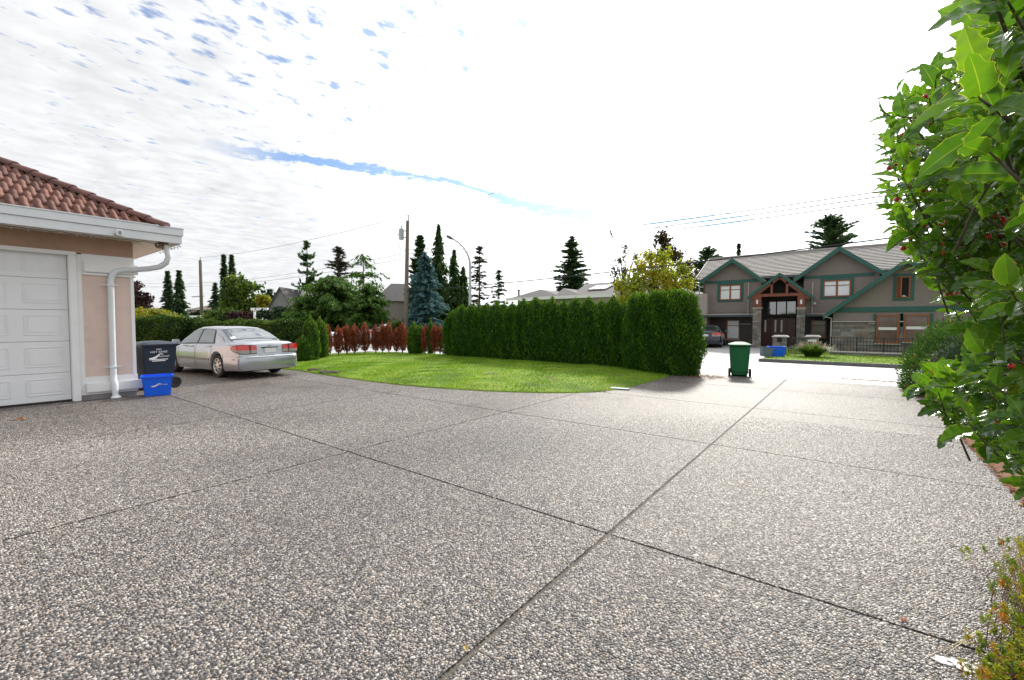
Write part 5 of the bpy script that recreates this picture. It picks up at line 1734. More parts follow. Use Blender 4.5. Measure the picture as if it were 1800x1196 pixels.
for zx0, zx1, sd_ in ((462, 518, 5), (752, 808, 6)):
    x0_, x1_ = hz(zx0, 650, YP)[0], hz(zx1, 650, YP)[0]; zc = hz(zx0, 648, YP)[1]
    b = MB(); b.box(x0_ + .06, x1_ - .06, YP + .1, YP + .55, 0, zc); po = Wm(b, 'porch_column', M_STONE)
    stone_face(x0_, x1_, 0, zc, YP + .1, sd_, po, course=.1, ln=(.16, .3), yd=.05)
    b = MB(); b.box(x0_ - .03, x1_ + .03, YP + .0, YP + .6, zc, zc + .06); Wm(b, 'column_cap', M_CAPC, bevel=.01)
    b = MB(); b.box(x0_ + .02, x1_ - .02, YP + .06, YP + .5, zc + .06, zb1 - .1); Wm(b, 'timber_post', M_WOOD, bevel=.01)
    xm = (x0_ + x1_) / 2; b = MB(); z = hz(zx0, 605, YP)[1]; b.box(xm - .055, xm + .055, YP - .04, YP + .058, z - .13, z + .13)
    Wm(b, 'wall_lantern', M_PLATE, bevel=.015)
YD = 32.6
x0_, x1_ = hz(515, 700, YD)[0], hz(765, 700, YD)[0]
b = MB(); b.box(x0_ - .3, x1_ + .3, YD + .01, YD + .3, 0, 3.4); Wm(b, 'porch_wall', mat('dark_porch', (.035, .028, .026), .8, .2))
a, c_ = hz(548, 600, YD), hz(750, 690, YD); window(a[0], c_[0], c_[1], a[1], YD, M_WGLASS, (.36, .68), (), trimm=None, fm=M_DARK, f=.05)
b = MB(); b.box(a[0] + .02, c_[0] - .3, YD - .035, YD - .018, c_[1] + .03, a[1] - .2)
p0, p1 = hz(530, 712, YD), hz(740, 895, YD)
b = MB(); rect(b, p0[0], p1[0], p0[1], p0[1] + .12, YD, .12); Wm(b, 'door_header', M_DARK)
n4 = 4
for i in range(n4):
    xa = p0[0] + (p1[0] - p0[0]) * i / n4; xb = p0[0] + (p1[0] - p0[0]) * (i + 1) / n4
    b = MB(); rect(b, xa + .01, xb - .01, .02, p0[1] - .01, YD, .06); dr = Wm(b, 'front_door' if i in (1, 2) else 'side_panel', M_DOORW, bevel=.01)
    if i != 3:
        xm = xa + (xb - xa) * (.35 if i == 0 else (.6 if i == 1 else .35)); b = MB(); rect(b, xm - .045, xm + .045, p0[1] * .52, p0[1] - .12, YD - .06, .012); b.build('door_glass', mat('frosted_glass', (.5, .48, .44), .3), dr, True)
# hall window right of the porch
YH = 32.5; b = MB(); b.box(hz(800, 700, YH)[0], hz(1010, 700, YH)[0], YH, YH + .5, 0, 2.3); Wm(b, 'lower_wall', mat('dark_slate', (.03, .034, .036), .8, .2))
a, c_ = hz(848, 724, YH), hz(945, 845, YH); window(a[0], c_[0], c_[1], a[1], YH, M_OLIVE, (), (.7,), trimm=None)
b = MB(); x, z = hz(870, 615, 31.8); b.lathe([(.02, -.08), (.07, -.04), (.07, .05), (.02, .08)], 10, (x, 31.76, z)); Wm(b, 'wall_lamp', M_PLATE)

# right wing: big gable nearest the road
YW = 29.55; WF = YW + .45
wpk, wl_ = hz(1485, 316, YW), hz(925, 692, YW); wr_ = (2 * wpk[0] - wl_[0], wl_[1])
gable(wpk, wl_, wr_, YW, 36, zbot=1.6, wx=(hz(992, 700, WF)[0], wr_[0] - .3), rake=.22)
xw0 = hz(988, 735, WF)[0]
b = MB(); b.box(xw0 + .05, wr_[0] - .35, WF + .003, WF + 5, 0, 2.1); Wm(b, 'wing_wall', M_STUC)
b = MB(); b.box(xw0 - .05, wr_[0] - .3, WF - .06, WF, *sorted((hz(1100, 672, WF)[1], hz(1100, 640, WF)[1]))); Wm(b, 'belt_board', M_TEAL, bevel=.008)
a, c_ = hz(1412, 438, WF), hz(1500, 578, WF); wo = window(a[0], c_[0], c_[1], a[1], WF, M_DARK, (), (), trim=.14)
b = MB(); b.box(a[0] + .04, a[0] + .30, WF - .28, WF - .24, c_[1] + .02, a[1] - .04); 
q = MB(); q.beam((a[0] + .06, WF - .07, (a[1] + c_[1]) / 2), (a[0] + .16, WF - .34, (a[1] + c_[1]) / 2), .05, a[1] - c_[1] - .12); q.build('open_sash', M_FRAME, wo, True)
q = MB(); q.smooth = True; q.lathe([(.02, 0), (.12, .02), (.10, .06), (.01, .09)], 10, ((a[0] + c_[0]) / 2, WF - .05, c_[1] + .06)); q.build('folded_cloth', M_PLATE, wo, True)
for (za, zb_) in (((1278, 690), (1424, 880)), ((1460, 688), (1624, 872))):
    a, c_ = hz(*za, WF - .07), hz(*zb_, WF - .07)
    wo = window(a[0], c_[0], c_[1], a[1], WF - .04, M_BROWNP, (), (), trimm=None, f=.09, sill=True)
    b = MB(); zt = c_[1] + (a[1] - c_[1]) * .52; b.box(a[0] + .09, c_[0] - .09, WF - .065, WF - .04 - .008, zt - .07, zt + .07); b.build('blind_rail', M_PLATE, wo, True)
    t_ = MB(); rect(t_, a[0] - .125, a[0] - .004, c_[1] + .55, a[1] + .06, WF, .05); rect(t_, c_[0] + .004, c_[0] + .125, c_[1] + .62, a[1] + .06, WF, .05); t_.build('window_trim', M_TEAL, wo, True)
zs_ = hz(1100, 737, WF)[1]
sw = MB(); sw.box(xw0 + .02, 5.2, WF - .003, WF + .05, 0, zs_); swo = Wm(sw, 'stone_facing', M_STONE)
stone_face(xw0, hz(1270, 800, WF)[0] - .02, 0.0, zs_, WF, 31, swo, course=.115, ln=(.3, .7), yd=.03)
stone_face(hz(1428, 800, WF)[0], hz(1458, 800, WF)[0], 0, zs_, WF, 33, swo, course=.115, ln=(.2, .4), yd=.03)
b = MB(); b.box(xw0 - .03, hz(1270, 800, WF)[0] - .02, WF - .11, WF - .0, zs_ + .003, zs_ + .05); b.box(hz(1428, 735, WF)[0], hz(1456, 735, WF)[0], WF - .11, WF, zs_ + .003, zs_ + .05); Wm(b, 'stone_cap_line', M_CAPC)
x, z = hz(985, 705, WF); b = MB(); b.tube([(x - .28, WF - .5, z + .02), (x - .02, WF - .1, z - .06), (x - .03, WF - .06, z - .2), (x - .03, WF - .06, 0)], .035, 6); Wm(b, 'downpipe', mat('pale_pipe', (.45, .42, .42), .5))

# gate pillars, gate, low wall, iron railing --------------------------------
def pillar(label, zxa, zxb, ztop, y, plaque=None, seed=1):
    x0_, x1_ = hz(zxa, 900, y)[0], hz(zxb, 900, y)[0]; zt = hz(zxa, ztop, y)[1]
    t = thing('gate_pillar', label, 'gate pillar', ((x0_ + x1_) / 2, y + .3, 0))
    b = MB(); b.box(x0_ + .05, x1_ - .05, y + .05, y + .62, 0, zt - .08); b.build('core', M_STONE, t, True)
    stone_face(x0_, x1_, .01, zt - .085, y + .05, seed, t, course=.1, ln=(.16, .36), yd=.045)
    b = MB(); b.tbox((x0_ - .06, x1_ + .06, y - .07, y + .7), (x0_ + .02, x1_ - .02, y + .02, y + .6), zt - .08, zt); b.build('cap', M_CAPC, t, True, bevel=.01)
    if plaque:
        xm = (x0_ + x1_) / 2; b = MB(); b.box(xm - plaque[0], xm + plaque[0], y - .05, y - .02, plaque[1], plaque[2]); b.build('plaque', plaque[3], t, True, bevel=.005)
    return x1_, x0_


pz = hz(640, 850, 23.9)[1]
a1, a0 = pillar('left stone gate pillar with pale cap behind the small blue box', 592, 684, 824, 23.9, (.09, pz - .12, pz + .12, M_DARK), 41)
b1, b0 = pillar('right stone gate pillar bearing a white plaque behind the plumed grass', 806, 898, 824, 24.9, (.17, hz(845, 866, 24.9)[1], hz(845, 852, 24.9)[1], M_PLATE), 42)
gt = thing('iron_gate', 'black iron gate with curled bars between the two stone pillars', 'gate', (a1, 24.5, 0))
M_IRON = mat('black_iron', (.012, .013, .015), .45, .1)
top = hz(720, 838, 24.4)[1]
for z in (.12, .45, top - .03):
    b = MB(); b.box(a1 + .02, b0 - .02, 24.4, 24.44, z - .018, z + .018); b.build('rail', M_IRON, gt, True)
nb = 9
for i in range(nb + 1):
    x = a1 + .04 + (b0 - a1 - .08) * i / nb; b = MB(); b.box(x - .011, x + .011, 24.405, 24.435, .02, top); b.build('bar', M_IRON, gt, True)
    if i < nb and i % 2 == 0:
        b = MB(); b.smooth = True; b.tube([(x + .08 + .06 * math.cos(t), 24.42, .72 + .06 * math.sin(t)) for t in np.linspace(0, 5.4, 12)], .009, 5); b.build('scroll', M_IRON, gt, True)
YF = 24.75
xa, xe = hz(968, 950, YF)[0], 8.0
lw = thing('low_wall', 'low grey stone wall carrying the iron railing before the brown house', 'wall', (xa, YF, 0))
zt = hz(1100, 932, YF)[1]
b = MB(); b.box(xa, xe, YF + .0, YF + .3, -.02, zt - .05); b.build('core', M_STONE, lw, True)
stone_face(xa, 2.4, .0, zt - .055, YF + .0, 51, lw, course=.11, ln=(.25, .6), yd=.03)
b = MB(); b.box(xa - .04, xe, YF - .08, YF + .36, zt - .05, zt); b.build('coping', M_CAPC, lw, True, bevel=.008)
fe = thing('iron_railing', 'black iron railing with square panels standing on the low stone wall', 'fence', (xa, YF + .15, zt))
ft = hz(1100, 838, YF)[1]
for z in (zt + .07, zt + (ft - zt) * .45, ft - .02):
    b = MB(); b.box(xa, xe, YF + .13, YF + .16, z - .012, z + .012); b.build('rail', M_IRON, fe, True)
x = xa + .05; i = 0
while x < xe:
    b = MB(); r_ = .024 if i % 8 == 0 else .008; b.box(x - r_, x + r_, YF + .145 - r_, YF + .145 + r_, zt, ft + (.03 if i % 8 == 0 else 0)); b.build('post' if i % 8 == 0 else 'baluster', M_IRON, fe, True); x += .115; i += 1
# plumed grass
L_ORN = leafmat('plumed_grass', [(0, (.02, .06, .008)), (.5, (.06, .14, .012)), (1, (.16, .25, .03))], .35, .5)
L_PLU = leafmat('plume', [(0, (.32, .22, .16)), (1, (.6, .48, .38))], .4, .8, (1, 1, 1))


def tuft(label, loc, R, H, n, seed, plumes=40):
    r_ = np.random.default_rng(seed)
    t = thing('ornamental_grass', label, 'grass clump', loc)
    a = r_.uniform(0, 6.28, n); tilt = r_.uniform(0.05, 1, n) ** .8
    segs = 4; V = []; F = []; T = []
    for i in range(n):
        d = np.array([math.cos(a[i]), math.sin(a[i]), 0]); sd_ = np.array([-d[1], d[0], 0]) * .012
        b0_ = d * r_.uniform(0, .3) * R; ln = H * r_.uniform(.75, 1.15); base = len(V)
        for k in range(segs + 1):
            f = k / segs; p_ = b0_ + d * tilt[i] * R * f ** 1.4 + np.array([0, 0, ln * (f - .42 * tilt[i] * f ** 2.4)])
            w_ = (1 - f) ** .6 + .05
            V += [p_ - sd_ * w_, p_ + sd_ * w_]; T += [r_.uniform(.1, .8) + .2 * f] * 2
        for k in range(segs): F.append((base + 2 * k, base + 2 * k + 1, base + 2 * k + 3, base + 2 * k + 2))
    link('blades', np_mesh('blades', V, F, L_ORN, tone=np.clip(T, 0, 1)), t)['kind'] = 'stuff'
    C, A = [], []
    for i in range(plumes):
        an = r_.uniform(0, 6.28); tl = r_.uniform(.2, 1)
        d = np.array([math.cos(an), math.sin(an), 0]); tip = d * R * tl * 1.05 + np.array([0, 0, H * (1.22 - .35 * tl)]); dr = d * tl * .8 + np.array([0, 0, .8]); dr /= np.linalg.norm(dr)
        for k in range(14): C.append(tip - dr * r_.uniform(0, .24) + r_.normal(0, .014, 3)); A.append(dr + r_.normal(0, .35, 3))
    C = np.array(C); A = np.array(A); m_ = len(C)
    link('plumes', leaf_mesh('plumes', C, A, r_.normal(0, 1, (m_, 3)), .07, .016, r_.uniform(0, 1, m_), L_PLU), t)['kind'] = 'stuff'


p = on_ground(1427, 628, .1); tuft('rounded ornamental grass with pinkish plumes by the iron gate across the road', (p[0], p[1] + .25, .1), .85, .60, 1500, 5, 46)

# ================================================================== OTHER HOUSES
M_ROOFG = mat('grey_roof', (.105, .10, .10), .85, .15, 3)
M_ROOFB = mat('brown_roof', (.19, .15, .12), .85, .15, 3)
M_WALLP = mat('house_wall_pale', (.42, .36, .34), .8, .06, 2)
M_WALLG = mat('house_wall_grey', (.23, .23, .23), .8, .08, 2)


def hip(mb, x0, x1, y0, y1, ze_, zr_, inset):
    ym = (y0 + y1) / 2
    v = [(x0, y0, ze_), (x1, y0, ze_), (x1, y1, ze_), (x0, y1, ze_), (x0 + inset, ym, zr_), (x1 - inset, ym, zr_)]
    mb.add(v, [(0, 1, 5, 4), (1, 2, 5), (2, 3, 4, 5), (3, 0, 4), (3, 2, 1, 0)])


h2 = thing('hip_roofed_house', 'grey hip roofed house with skylights peeking over the tall hedge', 'house', (-19, 36, 0))
def P_(u, v, y): q = at_y(u, v, y); return float(q[0]), float(q[2])
ex0, ez = P_(893, 527, 31); ex1, _ = P_(1135, 524, 31)
rz0 = P_(1065, 497, 36); 
b = MB(); b.box(ex0 + .6, ex1 + 4, 31.6, 41, 0, ez - .1); b.build('wall', M_WALLP, h2, True)
b = MB(); rx0 = P_(1030, 499, 36)[0]; rx1 = P_(1118, 496, 36)[0]
zr2 = rz0[1]
v = [(P_(1005, 524, 31)[0], 31, ez + .12), (ex1 + 1.2, 31, ez + .12), (ex1 + 3.2, 41, ez + .12), (P_(1005, 524, 31)[0] - 2, 41, ez + .12), (rx0, 36, zr2), (rx1 + .6, 36, zr2)]
b.add(v, [(0, 1, 5, 4), (1, 2, 5), (2, 3, 4, 5), (3, 0, 4), (3, 2, 1, 0)]); b.build('roof', M_ROOFG, h2, True)
for (ul, ur, up, vp) in ((897, 985, 950, 509), (975, 1025, 990, 507)):
    b = MB(); x0_ = P_(ul, 526, 30.8)[0]; x1_ = P_(ur, 525, 30.8)[0]; q = P_(up, vp, 33.2); z = ez + .12
    b.add([(x0_, 30.8, z), (x1_, 30.8, z), (x1_ + .2, 36.6, z), (x0_, 36.6, z), (q[0], 33.2, q[1]), (q[0], 36.0, q[1])], [(0, 1, 4), (1, 2, 5, 4), (2, 3, 5), (3, 0, 4, 5), (3, 2, 1, 0)]); b.build('roof', M_ROOFG, h2, True)
b = MB(); b.box(ex0, ex1 + 1.2, 30.72, 30.8, ez - .12, ez + .12); b.build('fascia', M_WHITE, h2, True)
# skylights lie on the front slope
sk = Vector((0, 36 - 31, zr2 - ez - .12)); slope = math.atan2(sk.z, sk.y)
for i in range(3):
    u0 = 1046 + i * 10.5
    q = P_(u0, 512, 33.4); y_ = 33.4
    zz = ez + .12 + (y_ - 31) / 5 * (zr2 - ez - .12)
    Mx = Matrix.Translation((q[0], y_, zz + .04)) @ Matrix.Rotation(slope, 4, 'X')
    b = MB(); b.box(-.26, .26, -.85, .85, 0, .08, Mx); so = b.build('skylight', M_CAPC, h2, True, bevel=.01)
    b = MB(); b.box(-.22, .22, -.8, .8, .081, .09, Mx); b.build('pane', mat('skylight_pane', (.8, .82, .82), .15, .03), so, True)
q = P_(912, 518, 34); b = MB(); b.tube([(q[0], 34, ez), (q[0], 34, q[1] + .35)], .09, 8); b.tube([(q[0], 34, q[1] + .35), (q[0], 34, q[1] + .45)], .14, 8); b.build('vent_pipe', M_ROOFG, h2, True)
q = P_(1105, 532, 31.5)
b = MB(); b.box(q[0] - .25, q[0] + .25, 31.55, 31.6, q[1] - .8, q[1] + .25); b.build('window', M_BLIND, h2, True)


def small_house(name, label, u, d, wpx, v_eave, v_ridge, wallm, roofm, rz, depth=6, hipped=False, over=.3, win=()):
    k = d / 775; c0 = place_at(u, d); hw = wpx * k / 2; ze_ = height_at(v_eave, d); zr_ = height_at(v_ridge, d)
    t = thing(name, label, 'house', c0, rz)
    b = MB()
    if hipped:
        b.box(-hw, hw, 0, depth, 0, ze_); b.build('wall', wallm, t)
        b = MB(); hip(b, -hw - over, hw + over, -over, depth + over, ze_, zr_, hw * .75); b.build('roof', roofm, t)
    else:
        b.prism([(-hw, 0, 0), (hw, 0, 0), (hw, 0, ze_), (0, 0, zr_ - .1), (-hw, 0, ze_)], (0, depth, 0)); b.build('wall', wallm, t)
        for sx in (-1, 1):
            b = MB(); sl = (zr_ - ze_) / hw
            b.prism([(0, -over, zr_), (sx * (hw + over), -over, ze_ - sl * over), (sx * (hw + over), -over, ze_ - sl * over - .15), (0, -over, zr_ - .15)], (0, depth + over * 2, 0)); b.build('roof', roofm, t)
    for (x, z, w_, h_) in win:
        b = MB(); b.box(x - w_ / 2, x + w_ / 2, -.05, .02, z - h_ / 2, z + h_ / 2); wo = b.build('window', M_WHITE, t)
        b = MB(); b.box(x - w_ / 2 + .08, x + w_ / 2 - .08, -.07, -.051, z - h_ / 2 + .08, z + h_ / 2 - .08); b.build('pane', M_WGLASS, wo)
    return t


small_house('gabled_house', 'house with steep dark gable roof left of the big deodar', 494, 46, 46, 545, 505, M_WALLG, M_ROOFG, rad(40), depth=7, over=.25)
small_house('taupe_house', 'taupe house with grey roof between the deodars and the blue spruce', 700, 44, 74, 530, 494, M_WALLP, M_ROOFG, rad(50), depth=7, hipped=True)
small_house('low_house', 'low brown roofed house far behind the left utility pole', 352, 95, 52, 545, 535, M_WALLP, M_ROOFB, rad(30), depth=8, hipped=True)
small_house('low_house', 'pale roofed house sliver beside the garage wall behind yellow bush', 245, 75, 36, 549, 540, M_WALLP, M_ROOFB, rad(30), depth=8, hipped=True)
# white porch frames glimpsed among the shrubs
for u, d, w_, v0, v1, lb in ((457, 41, 18, 543, 560, 'white porch frame beside the purple bush'), (344, 60, 12, 556, 566, 'small white window frame under the left utility pole')):
    k = d / 775; c0 = place_at(u, d); t = thing('porch_frame', lb, 'porch frame', c0, YAW)
    z1 = height_at(v0, d); hw = w_ * k / 2
    for s_ in (-1, 1): b = MB(); b.box(s_ * hw - .08, s_ * hw + .08, -.08, .08, 0, z1 - .16); b.build('post', M_WHITE, t)
    b = MB(); b.box(-hw - .3, hw + .3, -.12, .12, z1 - .16, z1 + .08); b.build('beam', M_WHITE, t)

# ================================================================== POLES, LAMP, WIRES
M_POLE = mat('weathered_pole', (.16, .135, .11), .9, .25, 8)
M_GALV = mat('galvanised_steel', (.42, .45, .48), .45, .08, metallic=.3)
M_TRAF = mat('transformer_grey', (.40, .43, .46), .5, .06)
M_WIRE = mat('black_cable', (.02, .02, .022), .7)
M_PORC = mat('porcelain', (.35, .3, .28), .3)
YPO = 20.5
pb = at_y(712.5, 600, YPO); ptz = at_y(717, 381, YPO)
pole = thing('utility_pole', 'weathered wooden utility pole with grey transformer beside the blue spruce', 'utility pole', (pb[0], YPO, 0))
lean = ptz[0] - pb[0]; PT = float(ptz[2])
b = MB(); b.smooth = True; b.tube([(0, 0, -.1), (lean * .5, 0, PT * .5), (lean * .96, 0, PT - .3)], [.16, .14, .12], 10); b.build('post', M_POLE, pole)
b = MB(); b.tube([(lean * .97 + .04, 0, PT - .35), (lean + .04, 0, PT + .12)], .045, 6); b.build('top_pin', M_PORC, pole)
k = 31.4 / 775
zt_ = height_at(413, 31.4); tx = -(718 - 708) * k
tr = Vector((_R[0], _R[1], 0)) * tx + Vector((lean * .8, 0, 0))
b = MB(); b.smooth = True; b.lathe([(.02, -.42), (.17, -.4), (.18, -.3), (.18, .3), (.17, .34), (.06, .4)], 16, (tr.x - .02, tr.y, zt_ + .05)); tro = b.build('transformer', M_TRAF, pole, smooth=40)
b = MB(); b.tube([(tr.x, tr.y, zt_ + .42), (tr.x, tr.y, zt_ + .62)], [.05, .03], 6); b.tube([(tr.x - .05, tr.y, zt_ + .6), (tr.x - .08, tr.y, zt_ + 1.2)], .02, 5); b.build('bushing', M_PORC, tro)
b = MB(); b.beam((tr.x, tr.y, zt_ + .25), (lean * .85, 0, zt_ + .25), .06, .06); b.beam((tr.x, tr.y, zt_ - .2), (lean * .8, 0, zt_ - .2), .06, .06); b.build('bracket', M_GALV, pole)
b = MB(); b.tube([(tr.x - .2, tr.y, zt_ + .3), (tr.x - .42, tr.y, zt_ - .1), (tr.x - .4, tr.y, zt_ - .6), (tr.x - .1, tr.y, zt_ - 1.05), (lean * .7, 0, zt_ - 1.15)], .018, 5); b.build('lead_wire', M_WIRE, pole)
q = place_at(355, 62); z2 = height_at(455, 62)
pole2 = thing('utility_pole', 'distant wooden utility pole rising left of the twin spires', 'utility pole', q)
b = MB(); b.smooth = True; b.tube([(0, 0, -.1), (0, 0, z2 - .3)], [.24, .19], 8); b.build('post', M_POLE, pole2)
b = MB(); b.tube([(0, 0, z2 - .4), (.05, 0, z2 + .1)], .06, 6); b.build('top_pin', M_PORC, pole2)
zc_ = height_at(521, 62); b = MB(); c_ = Vector((_R[0], _R[1], 0)); b.beam(tuple(c_ * -1.3 + Vector((0, 0, zc_ - .1))), tuple(c_ * .4 + Vector((0, 0, zc_))), .14, .14); b.build('cross_arm', M_GALV, pole2)
lampb = at_y(826, 530, 20.3)
lamp = thing('street_lamp', 'grey steel street lamp with an arm curving left over the road', 'street lamp', (lampb[0], 20.3, 0))
pts = []
for (u, v) in ((826.3, 560), (826.3, 530), (826.5, 500), (826.5, 470), (825.5, 458), (822, 447), (816, 437), (808, 428), (800, 422.5), (795, 420)):
    s_ = at_depth(u, v, 27.5); pts.append((s_[0] - lampb[0], s_[1] - 20.3, s_[2]))
pts[0] = (pts[0][0], pts[0][1], 0)
b = MB(); b.smooth = True; b.tube(pts, [.10, .09, .085, .08, .07, .06, .055, .05, .045, .04], 10); b.build('post', M_GALV, lamp)
e = Vector(pts[-1]); f_ = (Vector(pts[-1]) - Vector(pts[-2])).normalized()
b = MB(); b.smooth = True; b.tube([tuple(e - f_ * .05), tuple(e + f_ * .12), tuple(e + f_ * .32), tuple(e + f_ * .42)], [.05, .10, .09, .03], 10); b.build('lamp_head', mat('lamp_head_grey', (.12, .12, .13), .5), lamp)


def wire(label, pts, r, grp='overhead wires'):
    b = MB(); b.tube(pts, r, 4); o = b.build('overhead_wire', M_WIRE); tag(o, label, 'wire', grp); return o


def catenary(a, c, sag, n=18):
    a = np.array(a); c = np.array(c)
    return [tuple(a + (c - a) * i / n - np.array([0, 0, sag * 4 * (i / n) * (1 - i / n)])) for i in range(n + 1)]


def at_yz(u, v, y): q = at_y(u, v, y); return (q[0], y, q[2])


Px = pb[0] + lean
for i, (va, ub, vb, y) in enumerate([(440, 1600, 329, 20.2), (447, 1600, 338, 20.5), (453, 1600, 348, 20.8)]):
    a = at_yz(715, va, y); c = at_yz(ub, vb, y)
    wire(('uppermost', 'middle', 'lowest')[i] + ' of the three thin wires running right from the transformer pole over the brown house', catenary(a, c, .22), .017)
wire('thin primary wire leaving the very top of the transformer pole to the right', catenary((Px, YPO, PT + .1), (Px + 34, YPO, PT + 2.2), .5), .012)
wire('thin primary wire sloping down left from the top of the transformer pole', catenary((Px, YPO, PT + .1), (q[0], q[1], z2 + .1), .5), .014)
a = at_yz(715, 512, 20.4); c = at_yz(1600, 414, 20.4)
wire('thick black cable crossing low in front of the fir and the brown roof', catenary(a, c, .18, 24), .024)
for i, v in enumerate((446, 455)):
    a = at_yz(711, v, 20.4); wire(('upper', 'lower')[i] + ' of two wires running left from the transformer pole behind the deodars', catenary(a, (q[0], q[1], height_at(498 + i * 5, 62)), .4), .013)
for i, (du, v1, v2) in enumerate(((-110, 497, 489), (-110, 502, 497))):
    s_ = at_depth(355 + du - 200, v2, 64); wire(('upper', 'lower')[i] + ' faint wire running left from the distant pole towards the garage', catenary((q[0], q[1], height_at(v1 + 2, 62)), tuple(s_), .3), .014)
sp = at_yz(1074, 410, 20.3)
b = MB(); b.beam(tuple(Vector(sp) + Vector((-.06, 0, .16))), tuple(Vector(sp) + Vector((.08, 0, -.22))), .05, .05); o = b.build('wire_spacer', M_WIRE); tag(o, 'small black spacer rod hanging on the three wires above the fir', 'wire spacer')


# ================================================================== RIGHT SIDE SHRUBS
# clipped yew by the road
L_YEW = leafmat('yew_green', [(0, (.02, .06, .016)), (.45, (.05, .12, .026)), (.78, (.12, .2, .04)), (.92, (.28, .24, .06)), (1, (.45, .18, .07))], .3, .65, spec=.12)
r_ = np.random.default_rng(77)
yw = thing('yew_bush', 'rounded clipped yew bush with rusty tips beside the driveway mouth', 'bush', (2.18, 13.3, 0))
n = 15000
d = norm(r_.normal(0, 1, (n, 3))); d[:, 2] = np.abs(d[:, 2]) * 1.05 - .12
R3_ = np.array([1.22, 1.35, 1.52])
sup = (np.abs(d[:, 0]) ** 2.8 + np.abs(d[:, 1]) ** 2.8 + np.abs(d[:, 2]) ** 2.8) ** (-1 / 2.8)
bul = 1 + .07 * hash_noise(d[:, 0] * 4, d[:, 1] * 4, d[:, 2] * 4) + .05 * hash_noise(d[:, 0] * 11, d[:, 1] * 11, d[:, 2] * 11)
c = d * sup[:, None] * R3_ * (bul * r_.uniform(.84, 1.04, n))[:, None]; c[:, 2] = np.maximum(c[:, 2] + .08, .05)
ax = d + r_.normal(0, .5, (n, 3)); ax[:, 2] += .4
tone = np.clip(.4 + .25 * hash_noise(c[:, 0] * 3, c[:, 1] * 3, c[:, 2] * 3) + r_.normal(0, .18, n), 0, 1)
link('crown', leaf_mesh('crown', c, ax, r_.normal(0, 1, (n, 3)), r_.uniform(.06, .12, n), .022, tone, L_YEW), yw)
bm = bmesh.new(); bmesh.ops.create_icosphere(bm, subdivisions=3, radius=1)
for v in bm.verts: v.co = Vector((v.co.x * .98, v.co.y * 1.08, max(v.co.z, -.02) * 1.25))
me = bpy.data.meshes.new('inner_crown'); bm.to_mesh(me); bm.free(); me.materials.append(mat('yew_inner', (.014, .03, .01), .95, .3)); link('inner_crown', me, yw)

y2 = copy_tree(yw); y2.location = (3.0, 9.6, 0); y2.rotation_euler = (0, 0, 2.2); y2.scale = (1.15, 1.2, 1.05); y2['label'] = 'shaded yew bush behind the holly, nearer than the rusty tipped one'
# holly -----------------------------------------------------------------------
def holly_material():
    m, t, p, out = newmat('holly_leaf')
    oi = nd(t, 'ShaderNodeObjectInfo')
    a = nd(t, 'ShaderNodeAttribute', attribute_name='tone')
    rnd = math_n(t, 'ADD', math_n(t, 'MULTIPLY', oi.outputs['Random'], .55), math_n(t, 'MULTIPLY', a.outputs['Fac'], .75))
    cc = ramp(t, rnd, [(0, (.016, .055, .008)), (.4, (.042, .115, .014)), (.75, (.09, .19, .022)), (1.0, (.17, .27, .035))])
    c = nd(t, 'ShaderNodeTexCoord')
    cc = mixc(t, math_n(t, 'MULTIPLY', noise(t, c.outputs['Object'], 60, 3, .6), .3), cc, (.05, .13, .02))
    sp = noise(t, c.outputs['Object'], 7, 4, .6)
    cc = mixc(t, maprange(t, sp, .66, .72, 0, .55), cc, (.16, .13, .03))
    e = nd(t, 'ShaderNodeAttribute', attribute_name='edge')
    cc = mixc(t, e.outputs['Fac'], cc, (.42, .45, .13))
    t.links.new(cc, p.inputs['Base Color'])
    p.inputs['Roughness'].default_value = .16; p.inputs['Specular IOR Level'].default_value = .55
    b = nd(t, 'ShaderNodeBump'); b.inputs['Strength'].default_value = .12; b.inputs['Distance'].default_value = .003
    t.links.new(noise(t, c.outputs['Object'], 120, 3, .6), b.inputs['Height']); t.links.new(b.outputs[0], p.inputs['Normal'])
    tr = nd(t, 'ShaderNodeBsdfTranslucent'); t.links.new(mixc(t, 1.0, cc, (2.9, 2.8, .6), 'MULTIPLY'), tr.inputs['Color'])
    mx = nd(t, 'ShaderNodeMixShader'); mx.inputs[0].default_value = .4
    t.links.new(p.outputs[0], mx.inputs[1]); t.links.new(tr.outputs[0], mx.inputs[2]); t.links.new(mx.outputs[0], out.inputs['Surface'])
    return m


M_HOLLY = holly_material()


